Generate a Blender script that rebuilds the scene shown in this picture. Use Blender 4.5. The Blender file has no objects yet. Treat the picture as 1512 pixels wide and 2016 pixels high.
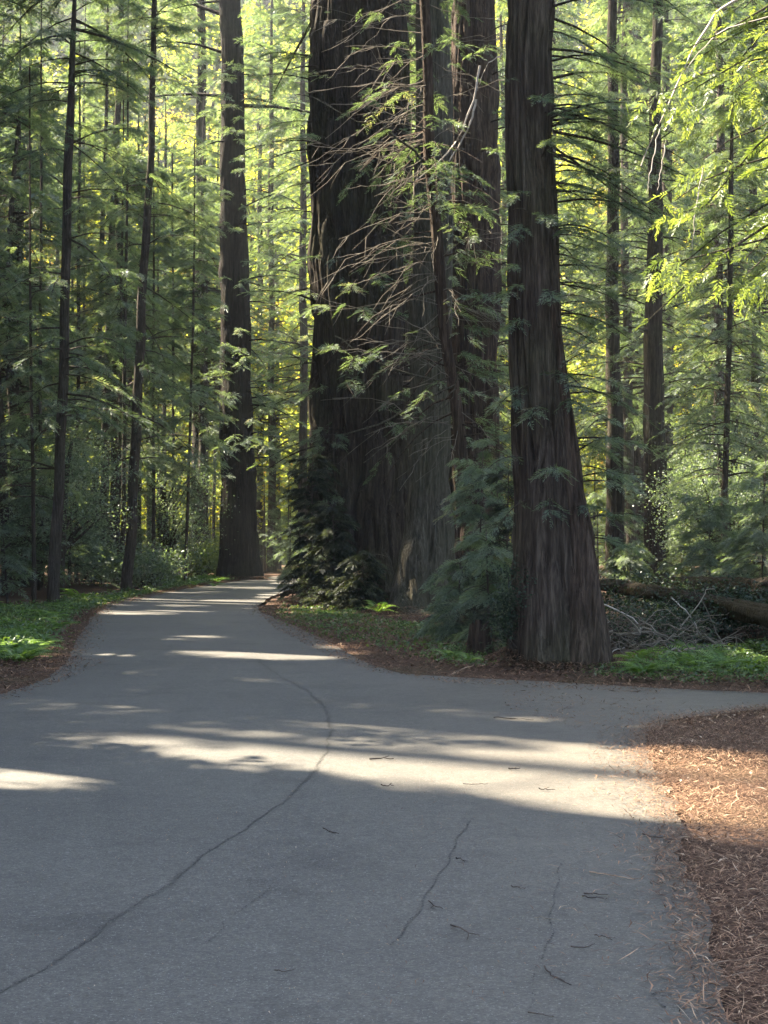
import bpy, math, random
import numpy as np
from mathutils import Vector

rng = np.random.default_rng(11)
random.seed(5)
C = bpy.context.scene.collection
R = math.radians
F = 3028.0; CX = 756.0; HZ = 1080.0; CAMH = 1.6; HAZE = .0003

def at(px, py, Y):
    return np.array([(px-CX)/F*Y, Y, CAMH+(HZ-py)/F*Y])
def gd(px, py):
    Y = F*CAMH/(py-HZ)
    return np.array([(px-CX)/F*Y, Y, 0.0])

SUN_AZ, SUN_EL = R(-56), R(47)
S = np.array([math.sin(SUN_AZ)*math.cos(SUN_EL), math.cos(SUN_AZ)*math.cos(SUN_EL), math.sin(SUN_EL)])

# ------------------------------------------------------------------ object helpers
def empty(name, label, cat, group=None, loc=(0, 0, 0)):
    o = bpy.data.objects.new(name, None); C.objects.link(o)
    o.location = loc; o.empty_display_size = .3
    o['label'] = label; o['category'] = cat
    if group: o['group'] = group
    return o
def mesh_obj(name, V, faces, mat, parent=None, tint=None, smooth=False, kind=None):
    """faces: (M,k) int array, or list of such arrays"""
    if not isinstance(faces, (list, tuple)): faces = [faces]
    faces = [f for f in faces if len(f)]
    V = np.asarray(V, dtype=np.float32)
    if parent is not None:
        V = V - np.array(parent.matrix_basis.translation, dtype=np.float32)
    me = bpy.data.meshes.new(name)
    idx = np.concatenate([f.ravel() for f in faces]).astype(np.int32)
    starts = []; s = 0
    for f in faces:
        starts.append(s+np.arange(len(f))*f.shape[1]); s += f.size
    starts = np.concatenate(starts).astype(np.int32)
    me.vertices.add(len(V)); me.vertices.foreach_set('co', V.ravel())
    me.loops.add(len(idx)); me.loops.foreach_set('vertex_index', idx)
    me.polygons.add(len(starts)); me.polygons.foreach_set('loop_start', starts)
    if smooth: me.polygons.foreach_set('use_smooth', np.ones(len(starts), dtype=bool))
    me.update(calc_edges=True)
    if tint is not None:
        a = me.attributes.new('tint', 'FLOAT', 'FACE')
        a.data.foreach_set('value', np.asarray(tint, dtype=np.float32))
    me.materials.append(mat)
    o = bpy.data.objects.new(name, me); C.objects.link(o)
    if parent is not None: o.parent = parent
    if kind: o['kind'] = kind
    return o
def tag(o, label, cat, group=None):
    o['label'] = label; o['category'] = cat
    if group: o['group'] = group
    return o
def copy_tree(o, parent=None):
    c = o.copy(); C.objects.link(c)
    if parent is not None: c.parent = parent
    for ch in [x for x in o.children]: copy_tree(ch, c)
    return c

def norm(a): return a/np.maximum(np.linalg.norm(a, axis=-1, keepdims=True), 1e-9)

# ------------------------------------------------------------------ materials
def newmat(name):
    m = bpy.data.materials.new(name); m.use_nodes = True
    nt = m.node_tree; nt.nodes.clear()
    out = nt.nodes.new('ShaderNodeOutputMaterial')
    return m, nt, out
def N(nt, t, **kw):
    n = nt.nodes.new(t)
    for k, v in kw.items():
        if k in n.inputs: n.inputs[k].default_value = v
        else: setattr(n, k, v)
    return n
def L(nt, a, b): nt.links.new(a, b)
def ramp(nt, stops):
    r = nt.nodes.new('ShaderNodeValToRGB'); e = r.color_ramp.elements
    while len(e) > 1: e.remove(e[-1])
    e[0].position = stops[0][0]; e[0].color = (*stops[0][1], 1)
    for p, c in stops[1:]:
        k = e.new(p); k.color = (*c, 1)
    return r
def mix(nt, fac, a, b):
    m = nt.nodes.new('ShaderNodeMix'); m.data_type = 'RGBA'
    for sock, v in ((0, fac), (6, a), (7, b)):
        if hasattr(v, 'links'): L(nt, v, m.inputs[sock])
        elif sock == 0: m.inputs[0].default_value = v
        else: m.inputs[sock].default_value = (*v, 1)
    return m.outputs[2]

def leaf_mat(name, stops, tcol, tfac=.4, gloss=.06):
    m, nt, out = newmat(name)
    at_ = N(nt, 'ShaderNodeAttribute'); at_.attribute_name = 'tint'
    oi = N(nt, 'ShaderNodeObjectInfo')
    ad = N(nt, 'ShaderNodeMath', operation='MULTIPLY_ADD'); L(nt, oi.outputs['Random'], ad.inputs[0])
    ad.inputs[1].default_value = .16; L(nt, at_.outputs['Fac'], ad.inputs[2])
    r = ramp(nt, stops); L(nt, ad.outputs[0], r.inputs[0])
    d = N(nt, 'ShaderNodeBsdfDiffuse'); L(nt, r.outputs[0], d.inputs['Color'])
    t = N(nt, 'ShaderNodeBsdfTranslucent')
    tm = N(nt, 'ShaderNodeMix', data_type='RGBA', blend_type='MULTIPLY'); tm.inputs[0].default_value = 1
    L(nt, r.outputs[0], tm.inputs[6]); tm.inputs[7].default_value = (*tcol, 1)
    tm.clamp_result = False
    L(nt, tm.outputs[2], t.inputs['Color'])
    x = N(nt, 'ShaderNodeMixShader'); x.inputs[0].default_value = tfac
    L(nt, d.outputs[0], x.inputs[1]); L(nt, t.outputs[0], x.inputs[2])
    g = N(nt, 'ShaderNodeBsdfGlossy'); g.inputs['Roughness'].default_value = .45
    g.inputs['Color'].default_value = (.8, .85, .9, 1)
    x2 = N(nt, 'ShaderNodeMixShader'); x2.inputs[0].default_value = gloss
    L(nt, x.outputs[0], x2.inputs[1]); L(nt, g.outputs[0], x2.inputs[2])
    L(nt, x2.outputs[0], out.inputs[0])
    return m

def bark_mat(name, stops, moss=0.0, scale=7.0, mosscol=(.075, .085, .03)):
    m, nt, out = newmat(name)
    tc = N(nt, 'ShaderNodeTexCoord')
    mp = N(nt, 'ShaderNodeMapping'); mp.inputs['Scale'].default_value = (scale*1.7, scale*1.7, scale*.10)
    L(nt, tc.outputs['Object'], mp.inputs[0])
    n1 = N(nt, 'ShaderNodeTexNoise'); n1.inputs['Scale'].default_value = 1; n1.inputs['Detail'].default_value = 5
    n1.inputs['Roughness'].default_value = .65; L(nt, mp.outputs[0], n1.inputs['Vector'])
    mp2 = N(nt, 'ShaderNodeMapping'); mp2.inputs['Scale'].default_value = (scale*6, scale*6, scale*.55)
    L(nt, tc.outputs['Object'], mp2.inputs[0])
    n2 = N(nt, 'ShaderNodeTexNoise'); n2.inputs['Scale'].default_value = 1; n2.inputs['Detail'].default_value = 3
    L(nt, mp2.outputs[0], n2.inputs['Vector'])
    r = ramp(nt, stops); L(nt, n1.outputs[0], r.inputs[0])
    n3 = N(nt, 'ShaderNodeTexNoise'); n3.inputs['Scale'].default_value = .55; n3.inputs['Detail'].default_value = 3
    L(nt, tc.outputs['Object'], n3.inputs['Vector'])
    r3 = ramp(nt, [(.5-.2*moss, (0, 0, 0)), (.72-.2*moss, (1, 1, 1))]); L(nt, n3.outputs[0], r3.inputs[0])
    mm = N(nt, 'ShaderNodeMath', operation='MULTIPLY'); L(nt, r3.outputs[0], mm.inputs[0]); mm.inputs[1].default_value = min(1, moss)
    col = mix(nt, mm.outputs[0], r.outputs[0], mosscol)
    r2 = ramp(nt, [(.3, (.55, .55, .55)), (.7, (1.25, 1.25, 1.25))]); L(nt, n2.outputs[0], r2.inputs[0])
    ml = N(nt, 'ShaderNodeMix', data_type='RGBA', blend_type='MULTIPLY'); ml.inputs[0].default_value = 1
    L(nt, col, ml.inputs[6]); L(nt, r2.outputs[0], ml.inputs[7])
    b = N(nt, 'ShaderNodeBsdfPrincipled'); b.inputs['Roughness'].default_value = .9
    b.inputs['Specular IOR Level'].default_value = .15
    L(nt, ml.outputs[2], b.inputs['Base Color'])
    bp = N(nt, 'ShaderNodeBump'); bp.inputs['Strength'].default_value = 1.0; bp.inputs['Distance'].default_value = .09
    sm = N(nt, 'ShaderNodeMath', operation='MULTIPLY_ADD'); L(nt, n2.outputs[0], sm.inputs[0]); sm.inputs[1].default_value = .6
    L(nt, n1.outputs[0], sm.inputs[2]); L(nt, sm.outputs[0], bp.inputs['Height'])
    L(nt, bp.outputs[0], b.inputs['Normal']); L(nt, b.outputs[0], out.inputs[0])
    return m

def simple_mat(name, stops, scale=20, rough=.85, bump=.3):
    m, nt, out = newmat(name)
    tc = N(nt, 'ShaderNodeTexCoord')
    n1 = N(nt, 'ShaderNodeTexNoise'); n1.inputs['Scale'].default_value = scale; n1.inputs['Detail'].default_value = 4
    L(nt, tc.outputs['Object'], n1.inputs['Vector'])
    at_ = N(nt, 'ShaderNodeAttribute'); at_.attribute_name = 'tint'
    r = ramp(nt, stops)
    ad = N(nt, 'ShaderNodeMath', operation='MULTIPLY_ADD'); L(nt, n1.outputs[0], ad.inputs[0]); ad.inputs[1].default_value = .5
    L(nt, at_.outputs['Fac'], ad.inputs[2]); L(nt, ad.outputs[0], r.inputs[0])
    b = N(nt, 'ShaderNodeBsdfPrincipled'); b.inputs['Roughness'].default_value = rough; b.inputs['Specular IOR Level'].default_value = .2
    L(nt, r.outputs[0], b.inputs['Base Color'])
    if bump:
        bp = N(nt, 'ShaderNodeBump'); bp.inputs['Strength'].default_value = bump; bp.inputs['Distance'].default_value = .02
        L(nt, n1.outputs[0], bp.inputs['Height']); L(nt, bp.outputs[0], b.inputs['Normal'])
    L(nt, b.outputs[0], out.inputs[0])
    return m

BARK_STOPS = [(.28, (.012, .009, .007)), (.45, (.034, .025, .018)), (.62, (.064, .047, .036)), (.8, (.115, .088, .068))]
M = {}
M['bark'] = bark_mat('redwood_bark', BARK_STOPS, .25)
M['bark_red'] = bark_mat('reddish_bark', [(.28, (.015, .010, .007)), (.47, (.060, .040, .029)), (.7, (.13, .090, .068))], .1)
M['bark_moss'] = bark_mat('mossy_bark', [(.28, (.024, .020, .015)), (.47, (.082, .072, .055)), (.7, (.165, .148, .118))], .6, 9, (.085, .082, .05))
M['bark_log'] = bark_mat('mossy_log_bark', [(.28, (.008, .006, .005)), (.5, (.032, .023, .018)), (.75, (.085, .065, .05))], .8, 8, (.050, .040, .017))
M['bark_furrow'] = bark_mat('furrowed_bark', [(.28, (.014, .010, .008)), (.44, (.048, .034, .026)), (.58, (.090, .067, .052)), (.76, (.155, .122, .096))], .25, 8)
M['bark_shady'] = bark_mat('shaded_redwood_bark', [(.28, (.006, .0045, .0035)), (.45, (.018, .013, .0095)), (.62, (.036, .026, .02)), (.8, (.068, .052, .04))], .15)  # darker copy of the bark: the lone redwood's shade put into its colour
M['bark_thin'] = bark_mat('thin_bark', [(.25, (.028, .022, .018)), (.5, (.085, .066, .054)), (.75, (.16, .13, .11))], .3, 16)
M['twig_grey'] = simple_mat('grey_dead_twig', [(.2, (.05, .040, .030)), (.9, (.20, .170, .132))], 8, bump=0)
M['twig_dark'] = simple_mat('dark_twig', [(.2, (.018, .014, .012)), (.9, (.07, .055, .045))], 30, bump=0)
M['twig_tan'] = simple_mat('tan_twig', [(.2, (.10, .06, .04)), (.9, (.32, .22, .15))], 30, bump=0)
M['leaf_red'] = leaf_mat('redwood_needles', [(.0, (.068, .094, .074)), (.5, (.152, .19, .145)), (.85, (.235, .275, .205)), (1.15, (.29, .25, .20))], (1.5, 1.7, .6), .36, .022)
M['leaf_blue'] = leaf_mat('understory_needles', [(.0, (.070, .090, .072)), (.5, (.155, .184, .148)), (1.1, (.26, .29, .235))], (1.4, 1.7, .6), .38, .025)
M['leaf_lit'] = leaf_mat('sunlit_needles', [(.0, (.06, .088, .032)), (.5, (.15, .19, .062)), (1.1, (.28, .31, .115))], (1.5, 1.6, .6), .48, .05)  # redwood needles yellowed so the sunlight is partly in their colour
M['leaf_maple'] = leaf_mat('maple_leaves', [(.0, (.07, .11, .035)), (.35, (.16, .22, .06)), (.65, (.36, .40, .07)), (.95, (.54, .50, .09)), (1.15, (.52, .34, .16))], (1.6, 1.5, .5), .62, .03)
M['leaf_far'] = leaf_mat('far_wood_leaves', [(.0, (.12, .16, .05)), (.5, (.24, .28, .08)), (1.1, (.40, .42, .14))], (1.4, 1.4, .6), .5, .03)
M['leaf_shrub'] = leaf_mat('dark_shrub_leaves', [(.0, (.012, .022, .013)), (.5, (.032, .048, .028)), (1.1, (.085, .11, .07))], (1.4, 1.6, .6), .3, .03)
M['fern'] = leaf_mat('fern_green', [(.0, (.05, .095, .022)), (.5, (.11, .19, .045)), (1.1, (.20, .30, .08))], (1.5, 1.6, .5), .42, .05)
M['clover'] = leaf_mat('ground_cover_green', [(.0, (.035, .062, .022)), (.5, (.085, .132, .042)), (1.1, (.17, .22, .075))], (1.4, 1.5, .5), .35, .04)

def litter_mat():
    m, nt, out = newmat('needle_litter_slivers')
    at_ = N(nt, 'ShaderNodeAttribute'); at_.attribute_name = 'tint'
    r = ramp(nt, [(0, (.036, .021, .014)), (.38, (.140, .076, .045)), (.68, (.285, .168, .100)), (.9, (.40, .275, .175)), (1, (.52, .41, .29))])
    L(nt, at_.outputs['Fac'], r.inputs[0])
    b = N(nt, 'ShaderNodeBsdfPrincipled'); b.inputs['Roughness'].default_value = .8; b.inputs['Specular IOR Level'].default_value = .2
    L(nt, r.outputs[0], b.inputs['Base Color']); L(nt, b.outputs[0], out.inputs[0])
    return m
M['litter'] = litter_mat()

def ground_mat():
    m, nt, out = newmat('forest_floor')
    tc = N(nt, 'ShaderNodeTexCoord')
    n1 = N(nt, 'ShaderNodeTexNoise'); n1.inputs['Scale'].default_value = .45; n1.inputs['Detail'].default_value = 6
    n2 = N(nt, 'ShaderNodeTexNoise'); n2.inputs['Scale'].default_value = 28; n2.inputs['Detail'].default_value = 5
    for n in (n1, n2): L(nt, tc.outputs['Object'], n.inputs['Vector'])
    r1 = ramp(nt, [(.25, (.035, .021, .015)), (.5, (.075, .044, .030)), (.75, (.125, .078, .054))]); L(nt, n2.outputs[0], r1.inputs[0])
    r2 = ramp(nt, [(.5, (0, 0, 0)), (.68, (1, 1, 1))]); L(nt, n1.outputs[0], r2.inputs[0])
    mm = N(nt, 'ShaderNodeMath', operation='MULTIPLY'); L(nt, r2.outputs[0], mm.inputs[0]); mm.inputs[1].default_value = .45
    c = mix(nt, mm.outputs[0], r1.outputs[0], (.055, .062, .026))
    b = N(nt, 'ShaderNodeBsdfPrincipled'); b.inputs['Roughness'].default_value = .95; b.inputs['Specular IOR Level'].default_value = .1
    L(nt, c, b.inputs['Base Color'])
    bp = N(nt, 'ShaderNodeBump'); bp.inputs['Strength'].default_value = .7; bp.inputs['Distance'].default_value = .03
    L(nt, n2.outputs[0], bp.inputs['Height']); L(nt, bp.outputs[0], b.inputs['Normal']); L(nt, b.outputs[0], out.inputs[0])
    return m
M['ground'] = ground_mat()

def asphalt_mat():
    m, nt, out = newmat('worn_asphalt')
    tc = N(nt, 'ShaderNodeTexCoord')
    def noise(sc, det=4, rough=.6):
        n = N(nt, 'ShaderNodeTexNoise'); n.inputs['Scale'].default_value = sc; n.inputs['Detail'].default_value = det
        n.inputs['Roughness'].default_value = rough; L(nt, tc.outputs['Object'], n.inputs['Vector']); return n
    big = noise(.35, 5); mid = noise(5, 5, .7); fine = noise(70, 3, .7); speck = noise(120, 2, .5)
    r = ramp(nt, [(.30, (.039, .037, .032)), (.5, (.068, .0635, .054)), (.70, (.104, .097, .083))]); L(nt, fine.outputs[0], r.inputs[0])
    rb = ramp(nt, [(.3, (.82, .82, .83)), (.7, (1.14, 1.14, 1.13))]); L(nt, big.outputs[0], rb.inputs[0])
    rm = ramp(nt, [(.3, (.86, .86, .86)), (.7, (1.1, 1.1, 1.1))]); L(nt, mid.outputs[0], rm.inputs[0])
    def mul(a, b_):
        x = N(nt, 'ShaderNodeMix', data_type='RGBA', blend_type='MULTIPLY'); x.inputs[0].default_value = 1
        L(nt, a, x.inputs[6]); L(nt, b_, x.inputs[7]); return x.outputs[2]
    c = mul(mul(r.outputs[0], rb.outputs[0]), rm.outputs[0])
    grit = noise(26, 4, .75); rg = ramp(nt, [(.32, (.70, .70, .70)), (.5, (1, 1, 1)), (.68, (1.32, 1.31, 1.28))]); L(nt, grit.outputs[0], rg.inputs[0]); c = mul(c, rg.outputs[0])
    stain = noise(1.1, 6, .7); rst = ramp(nt, [(.36, (.74, .74, .75)), (.46, (1, 1, 1)), (.62, (1, 1, 1)), (.72, (1.16, 1.15, 1.12))]); L(nt, stain.outputs[0], rst.inputs[0]); c = mul(c, rst.outputs[0])
    wv = N(nt, 'ShaderNodeMix', data_type='RGBA', blend_type='LINEAR_LIGHT'); wv.inputs[0].default_value = .35; L(nt, tc.outputs['Object'], wv.inputs[6]); L(nt, noise(1.6, 4, .6).outputs[1], wv.inputs[7])
    vo = N(nt, 'ShaderNodeTexVoronoi', feature='DISTANCE_TO_EDGE'); vo.inputs['Scale'].default_value = .55; L(nt, wv.outputs[2], vo.inputs['Vector'])
    rv = ramp(nt, [(.0, (1, 1, 1)), (.006, (0, 0, 0))]); L(nt, vo.outputs['Distance'], rv.inputs[0])
    rvm = ramp(nt, [(.47, (0, 0, 0)), (.56, (.6, .6, .6))]); L(nt, noise(.8, 3).outputs[0], rvm.inputs[0])
    vm = N(nt, 'ShaderNodeMath', operation='MULTIPLY'); L(nt, rv.outputs[0], vm.inputs[0]); L(nt, rvm.outputs[0], vm.inputs[1])
    c = mix(nt, vm.outputs[0], c, (.03, .029, .028))
    rs = ramp(nt, [(.66, (0, 0, 0)), (.72, (1, 1, 1))]); L(nt, speck.outputs[0], rs.inputs[0])
    c = mix(nt, rs.outputs[0], c, (.24, .235, .215))
    rs3 = ramp(nt, [(.68, (0, 0, 0)), (.73, (.4, .4, .4))]); L(nt, noise(48, 2, .4).outputs[0], rs3.inputs[0]); c = mix(nt, rs3.outputs[0], c, (.20, .195, .18))
    rs2 = ramp(nt, [(.26, (1, 1, 1)), (.30, (0, 0, 0))]); L(nt, speck.outputs[0], rs2.inputs[0])
    c = mix(nt, rs2.outputs[0], c, (.035, .034, .034))
    # brown needle dust drifted over the lane on the litter side
    sx = N(nt, 'ShaderNodeSeparateXYZ'); L(nt, tc.outputs['Object'], sx.inputs[0])
    mr = N(nt, 'ShaderNodeMapRange'); L(nt, sx.outputs[0], mr.inputs[0])
    mr.inputs[1].default_value = -.5; mr.inputs[2].default_value = 2.6; mr.inputs[3].default_value = 0; mr.inputs[4].default_value = .5
    dm = N(nt, 'ShaderNodeMath', operation='MULTIPLY'); L(nt, mr.outputs[0], dm.inputs[0]); L(nt, mid.outputs[0], dm.inputs[1])
    dm2 = N(nt, 'ShaderNodeMath', operation='MULTIPLY'); L(nt, dm.outputs[0], dm2.inputs[0]); L(nt, big.outputs[0], dm2.inputs[1])
    dm3 = N(nt, 'ShaderNodeMath', operation='MULTIPLY'); L(nt, dm2.outputs[0], dm3.inputs[0]); dm3.inputs[1].default_value = 2.6
    c = mix(nt, dm3.outputs[0], c, (.155, .125, .09))
    b = N(nt, 'ShaderNodeBsdfPrincipled'); b.inputs['Roughness'].default_value = .72; b.inputs['Specular IOR Level'].default_value = .45
    L(nt, c, b.inputs['Base Color'])
    bp = N(nt, 'ShaderNodeBump'); bp.inputs['Strength'].default_value = .5; bp.inputs['Distance'].default_value = .008
    L(nt, fine.outputs[0], bp.inputs['Height']); L(nt, bp.outputs[0], b.inputs['Normal']); L(nt, b.outputs[0], out.inputs[0])
    return m
M['asphalt'] = asphalt_mat()
M['crack'] = simple_mat('dark_crack_grit', [(.2, (.030, .029, .027)), (1.2, (.095, .090, .080))], 60, bump=0)

# ------------------------------------------------------------------ sun gaps
# places (photo pixels on the flat ground) the sun reaches through the canopy; boughs whose shade would fall there are missing from the crowns
def poly_w(pts): return np.array([gd(*p)[:2] for p in pts])
GAPS = [
 (poly_w([(90, 1446), (330, 1437), (620, 1452), (560, 1462), (300, 1452)]), .85),
 (poly_w([(130, 1462), (350, 1458), (640, 1466), (760, 1478), (620, 1488), (400, 1478), (40, 1474)]), .84),
 (poly_w([(250, 1486), (450, 1482), (700, 1490), (900, 1504), (900, 1556), (800, 1545), (500, 1515)]), .9),
 (poly_w([(430, 1466), (760, 1470), (900, 1478), (900, 1500), (700, 1488)]), .62),
 (poly_w([(900, 1492), (1000, 1484), (1160, 1482), (1300, 1486), (1512, 1472), (1600, 1500), (1600, 1700), (1420, 1665), (1340, 1645), (1100, 1602), (900, 1558)]), .955),
 (poly_w([(900, 1494), (980, 1484), (1160, 1484), (1200, 1500), (1150, 1520), (960, 1514)]), 1.0),
 (poly_w([(380, 1411), (700, 1418), (1000, 1425), (1250, 1440), (1310, 1457), (1000, 1452), (700, 1436)]), .75),
 (poly_w([(-40, 1510), (60, 1512), (200, 1524), (310, 1543), (220, 1553), (-40, 1562)]), .97),
 (poly_w([(550, 1570), (650, 1578), (770, 1610), (700, 1606), (600, 1590)]), .8),
 (poly_w([(450, 1636), (560, 1632), (660, 1650), (560, 1664)]), .8),
 (poly_w([(330, 1286), (480, 1284), (700, 1292), (700, 1300), (480, 1300)]), .95),
 (poly_w([(120, 1290), (260, 1288), (260, 1304), (100, 1306)]), .95),
 (poly_w([(330, 1252), (450, 1252), (450, 1262), (330, 1262)]), .9),
 (poly_w([(640, 1270), (740, 1270), (740, 1282), (640, 1282)]), .9),
 (poly_w([(200, 1202), (350, 1202), (350, 1211), (200, 1211)]), .9),
 (poly_w([(320, 1186), (430, 1186), (430, 1195), (320, 1195)]), .9),
 (poly_w([(515, 1168), (600, 1164), (600, 1176), (500, 1180)]), .95),
 (poly_w([(535, 1128), (600, 1128), (600, 1150), (535, 1150)]), .9),
 (poly_w([(200, 1396), (440, 1396), (440, 1404), (200, 1404)]), .6),
 (poly_w([(40, 1424), (220, 1424), (220, 1436), (40, 1436)]), .6),
 (poly_w([(860, 1330), (970, 1332), (960, 1341), (860, 1339)]), .9),
]
def in_poly(P, poly):
    x, y = P[:, 0], P[:, 1]; c = np.zeros(len(P), bool); n = len(poly); j = n-1
    for i in range(n):
        xi, yi = poly[i]; xj, yj = poly[j]
        c ^= ((yi > y) != (yj > y)) & (x < (xj-xi)*(y-yi)/(yj-yi+1e-12)+xi)
        j = i
    return c
# spots in the air or on plants that the sun reaches: centre, radius
BEAMS = []
def beam(px, py, Y, r): BEAMS.append((at(px, py, Y), r))
beam(1335, 205, 18.3, .6); beam(1330, 545, 18.3, .6); beam(1450, 180, 18.3, .6); beam(1400, 330, 18.3, .4); beam(1490, 560, 18.3, .45); beam(1480, 60, 18.4, .5); beam(1350, 400, 18.2, .25)
beam(155, 1165, 46.6, .8); beam(205, 1178, 45.7, .6); beam(120, 1240, 31, .4); beam(1220, 1146, 29.5, .2); beam(1450, 1148, 29.5, .3); beam(85, 1230, 33, .5); beam(40, 1290, 24, .35); beam(400, 1110, 90, 1.5)
beam(1170, 870, 23, .25);  beam(930, 170, 33, .6); beam(680, 40, 36, .8); beam(900, 300, 33, .5)
beam(455, 345, 80, 1.2); beam(620, 610, 44, .5); beam(1215, 735, 60, 1.5); beam(1050, 345, 20.5, .25)
beam(1260, 770, 60, 1.2); beam(500, 240, 70, 1.5); beam(960, 600, 45, .6)
for _ in range(90):
    _y = rng.uniform(42, 92); beam(rng.uniform(0, 600), rng.uniform(60, 1110), _y, rng.uniform(.25, 1.0))
for _ in range(45):
    _y = rng.uniform(30, 90); beam(rng.uniform(1120, 1512), rng.uniform(100, 1130), _y, rng.uniform(.25, .9))
for _ in range(9): beam(rng.uniform(600, 1000), rng.uniform(40, 420), rng.uniform(32.5, 36), rng.uniform(.12, .35))
beam(30, 650, 50, 1.5); beam(60, 880, 50, 1.0); beam(300, 950, 66, 1.5); beam(490, 720, 78, 2)

def carve(P, strength=1.0):
    """True where the bough at P stays"""
    keep = np.ones(len(P), bool)
    t = P[:, 2]/S[2]
    G = P[:, :2]-t[:, None]*S[None, :2]
    u = rng.random(len(P))
    for poly, p in GAPS:
        lo, hi = poly.min(0), poly.max(0)
        m = (G[:, 0] > lo[0]-.3) & (G[:, 0] < hi[0]+.3) & (G[:, 1] > lo[1]-.3) & (G[:, 1] < hi[1]+.3)
        if m.any():
            i = np.where(m)[0]; ins = in_poly(G[i], poly)
            keep[i[ins & (u[i] < p*strength)]] = False
    for c, r in BEAMS:
        d = P-c; k = d@S
        dist = np.linalg.norm(d-k[:, None]*S, axis=1)
        keep &= ~((dist < r+.3) & (k > r*1.5))
    return keep
def in_view(P, m=.0):
    return (P[:, 1] > 1) & (np.abs(P[:, 0]) < (.25+m)*P[:, 1]) & (P[:, 2]-CAMH < (.357+m)*P[:, 1])

# ------------------------------------------------------------------ tubes
def tubes(paths, sides=4):
    """paths: list of (pts (n,3), radii (n,))"""
    Vs, Fs, off = [], [], 0
    ang = np.arange(sides)*2*np.pi/sides
    for pts, rad in paths:
        pts = np.asarray(pts, float); n = len(pts); rad = np.asarray(rad, float)
        T = np.gradient(pts, axis=0); T = norm(T)
        ref = np.where(np.abs(T[:, 2:3]) > .9, np.array([[1., 0, 0]]), np.array([[0., 0, 1.]]))
        A = norm(np.cross(T, ref)); B = np.cross(T, A)
        ring = pts[:, None, :]+rad[:, None, None]*(np.cos(ang)[None, :, None]*A[:, None, :]+np.sin(ang)[None, :, None]*B[:, None, :])
        Vs.append(ring.reshape(-1, 3))
        i = np.arange(n-1)[:, None]*sides; j = np.arange(sides)[None, :]; k = (j+1) % sides
        Fs.append((np.stack([i+j, i+k, i+sides+k, i+sides+j], -1)).reshape(-1, 4)+off)
        off += n*sides
    return np.concatenate(Vs), np.concatenate(Fs)

def wobble_path(p0, p1, n=6, amp=.04, sag=0.0):
    p0, p1 = np.asarray(p0, float), np.asarray(p1, float)
    t = np.linspace(0, 1, n)[:, None]; Ln = np.linalg.norm(p1-p0)
    j = np.cumsum(rng.normal(0, 1, (n, 3)), 0); j -= j[:1]; j -= t*j[-1:]
    P = p0+(p1-p0)*t+j*amp*Ln/math.sqrt(n)
    P[:, 2] -= (sag*Ln*4*t*(1-t))[:, 0]
    return P

# ------------------------------------------------------------------ trunks
def vnoise(th, z, kt, kz, seed):
    g = np.random.default_rng(seed); Tn = 64
    tab = g.random((4096//Tn+8, kt))
    a = (th/(2*np.pi) % 1)*kt; b = (z*kz) % (tab.shape[0]-2)
    a0 = np.floor(a).astype(int); b0 = np.floor(b).astype(int); fa = a-a0; fb = b-b0
    fa = fa*fa*(3-2*fa); fb = fb*fb*(3-2*fb)
    v = lambda q, p: tab[q % tab.shape[0], p % kt]
    return (v(b0, a0)*(1-fa)+v(b0, a0+1)*fa)*(1-fb)+(v(b0+1, a0)*(1-fa)+v(b0+1, a0+1)*fa)*fb

def trunk_geo(prof, nseg, dz, amp=.05, ridge=.14, seed=1, lobes=0, lobe_h=3.0, lobe_amp=.15, rough_z=.5, burls=0):
    """prof: rows (z, x, y, r) rising"""
    prof = np.array(prof, float); z0, z1 = prof[0, 0], prof[-1, 0]
    nz = max(4, int((z1-z0)/dz)); zz = np.linspace(z0, z1, nz)
    x = np.interp(zz, prof[:, 0], prof[:, 1]); y = np.interp(zz, prof[:, 0], prof[:, 2]); r = np.interp(zz, prof[:, 0], prof[:, 3])
    x = x+.20*np.minimum(r, .2)*np.sin(zz*.55+seed)+.10*np.minimum(r, .2)*np.sin(zz*1.7+seed*2)
    th = np.arange(nseg)*2*np.pi/nseg
    TH, ZZ = np.meshgrid(th, zz); Rr = np.repeat(r[:, None], nseg, 1)
    kt = max(5, int(2*np.pi*r.mean()/ridge))
    wob = (vnoise(TH*0, ZZ, 5, .5, seed+9)-.5)*.35
    n1 = vnoise(TH+wob, ZZ, kt, rough_z, seed); n2 = vnoise(TH+wob, ZZ, kt*2, rough_z*2, seed+1); n3 = vnoise(TH, ZZ, max(4, kt//4), .12, seed+2)
    f = -1.35*(1-np.abs(2*n1-1))**5-.55*(1-np.abs(2*n2-1))**4+(n3-.5)*2.2+(n2-.5)*.35
    rr = Rr*(1+amp*f)
    if burls:
        g = np.random.default_rng(seed+77)
        for _ in range(burls):
            bt, bz, bs, ba = g.uniform(0, 6.28), g.uniform(z0+.5, min(z1, z0+18)), g.uniform(.15, .5), g.uniform(.04, .11)
            dt = np.angle(np.exp(1j*(TH-bt)))*r.mean()
            rr = rr+ba*np.exp(-(dt**2+(ZZ-bz)**2*.6)/(bs**2))
    if lobes:
        lb = np.clip(1-(ZZ-z0)/lobe_h, 0, 1)**1.6
        nl = vnoise(TH, ZZ*.0+.5, lobes, 1, seed+5)
        rr *= 1+lobe_amp*lb*(2*nl-.7)
    V = np.stack([x[:, None]+rr*np.cos(TH), y[:, None]+rr*np.sin(TH), ZZ], -1).reshape(-1, 3)
    i = np.arange(nz-1)[:, None]*nseg; j = np.arange(nseg)[None, :]; k = (j+1) % nseg
    Fq = np.stack([i+j, i+k, i+nseg+k, i+nseg+j], -1).reshape(-1, 4)
    return V, Fq
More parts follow.
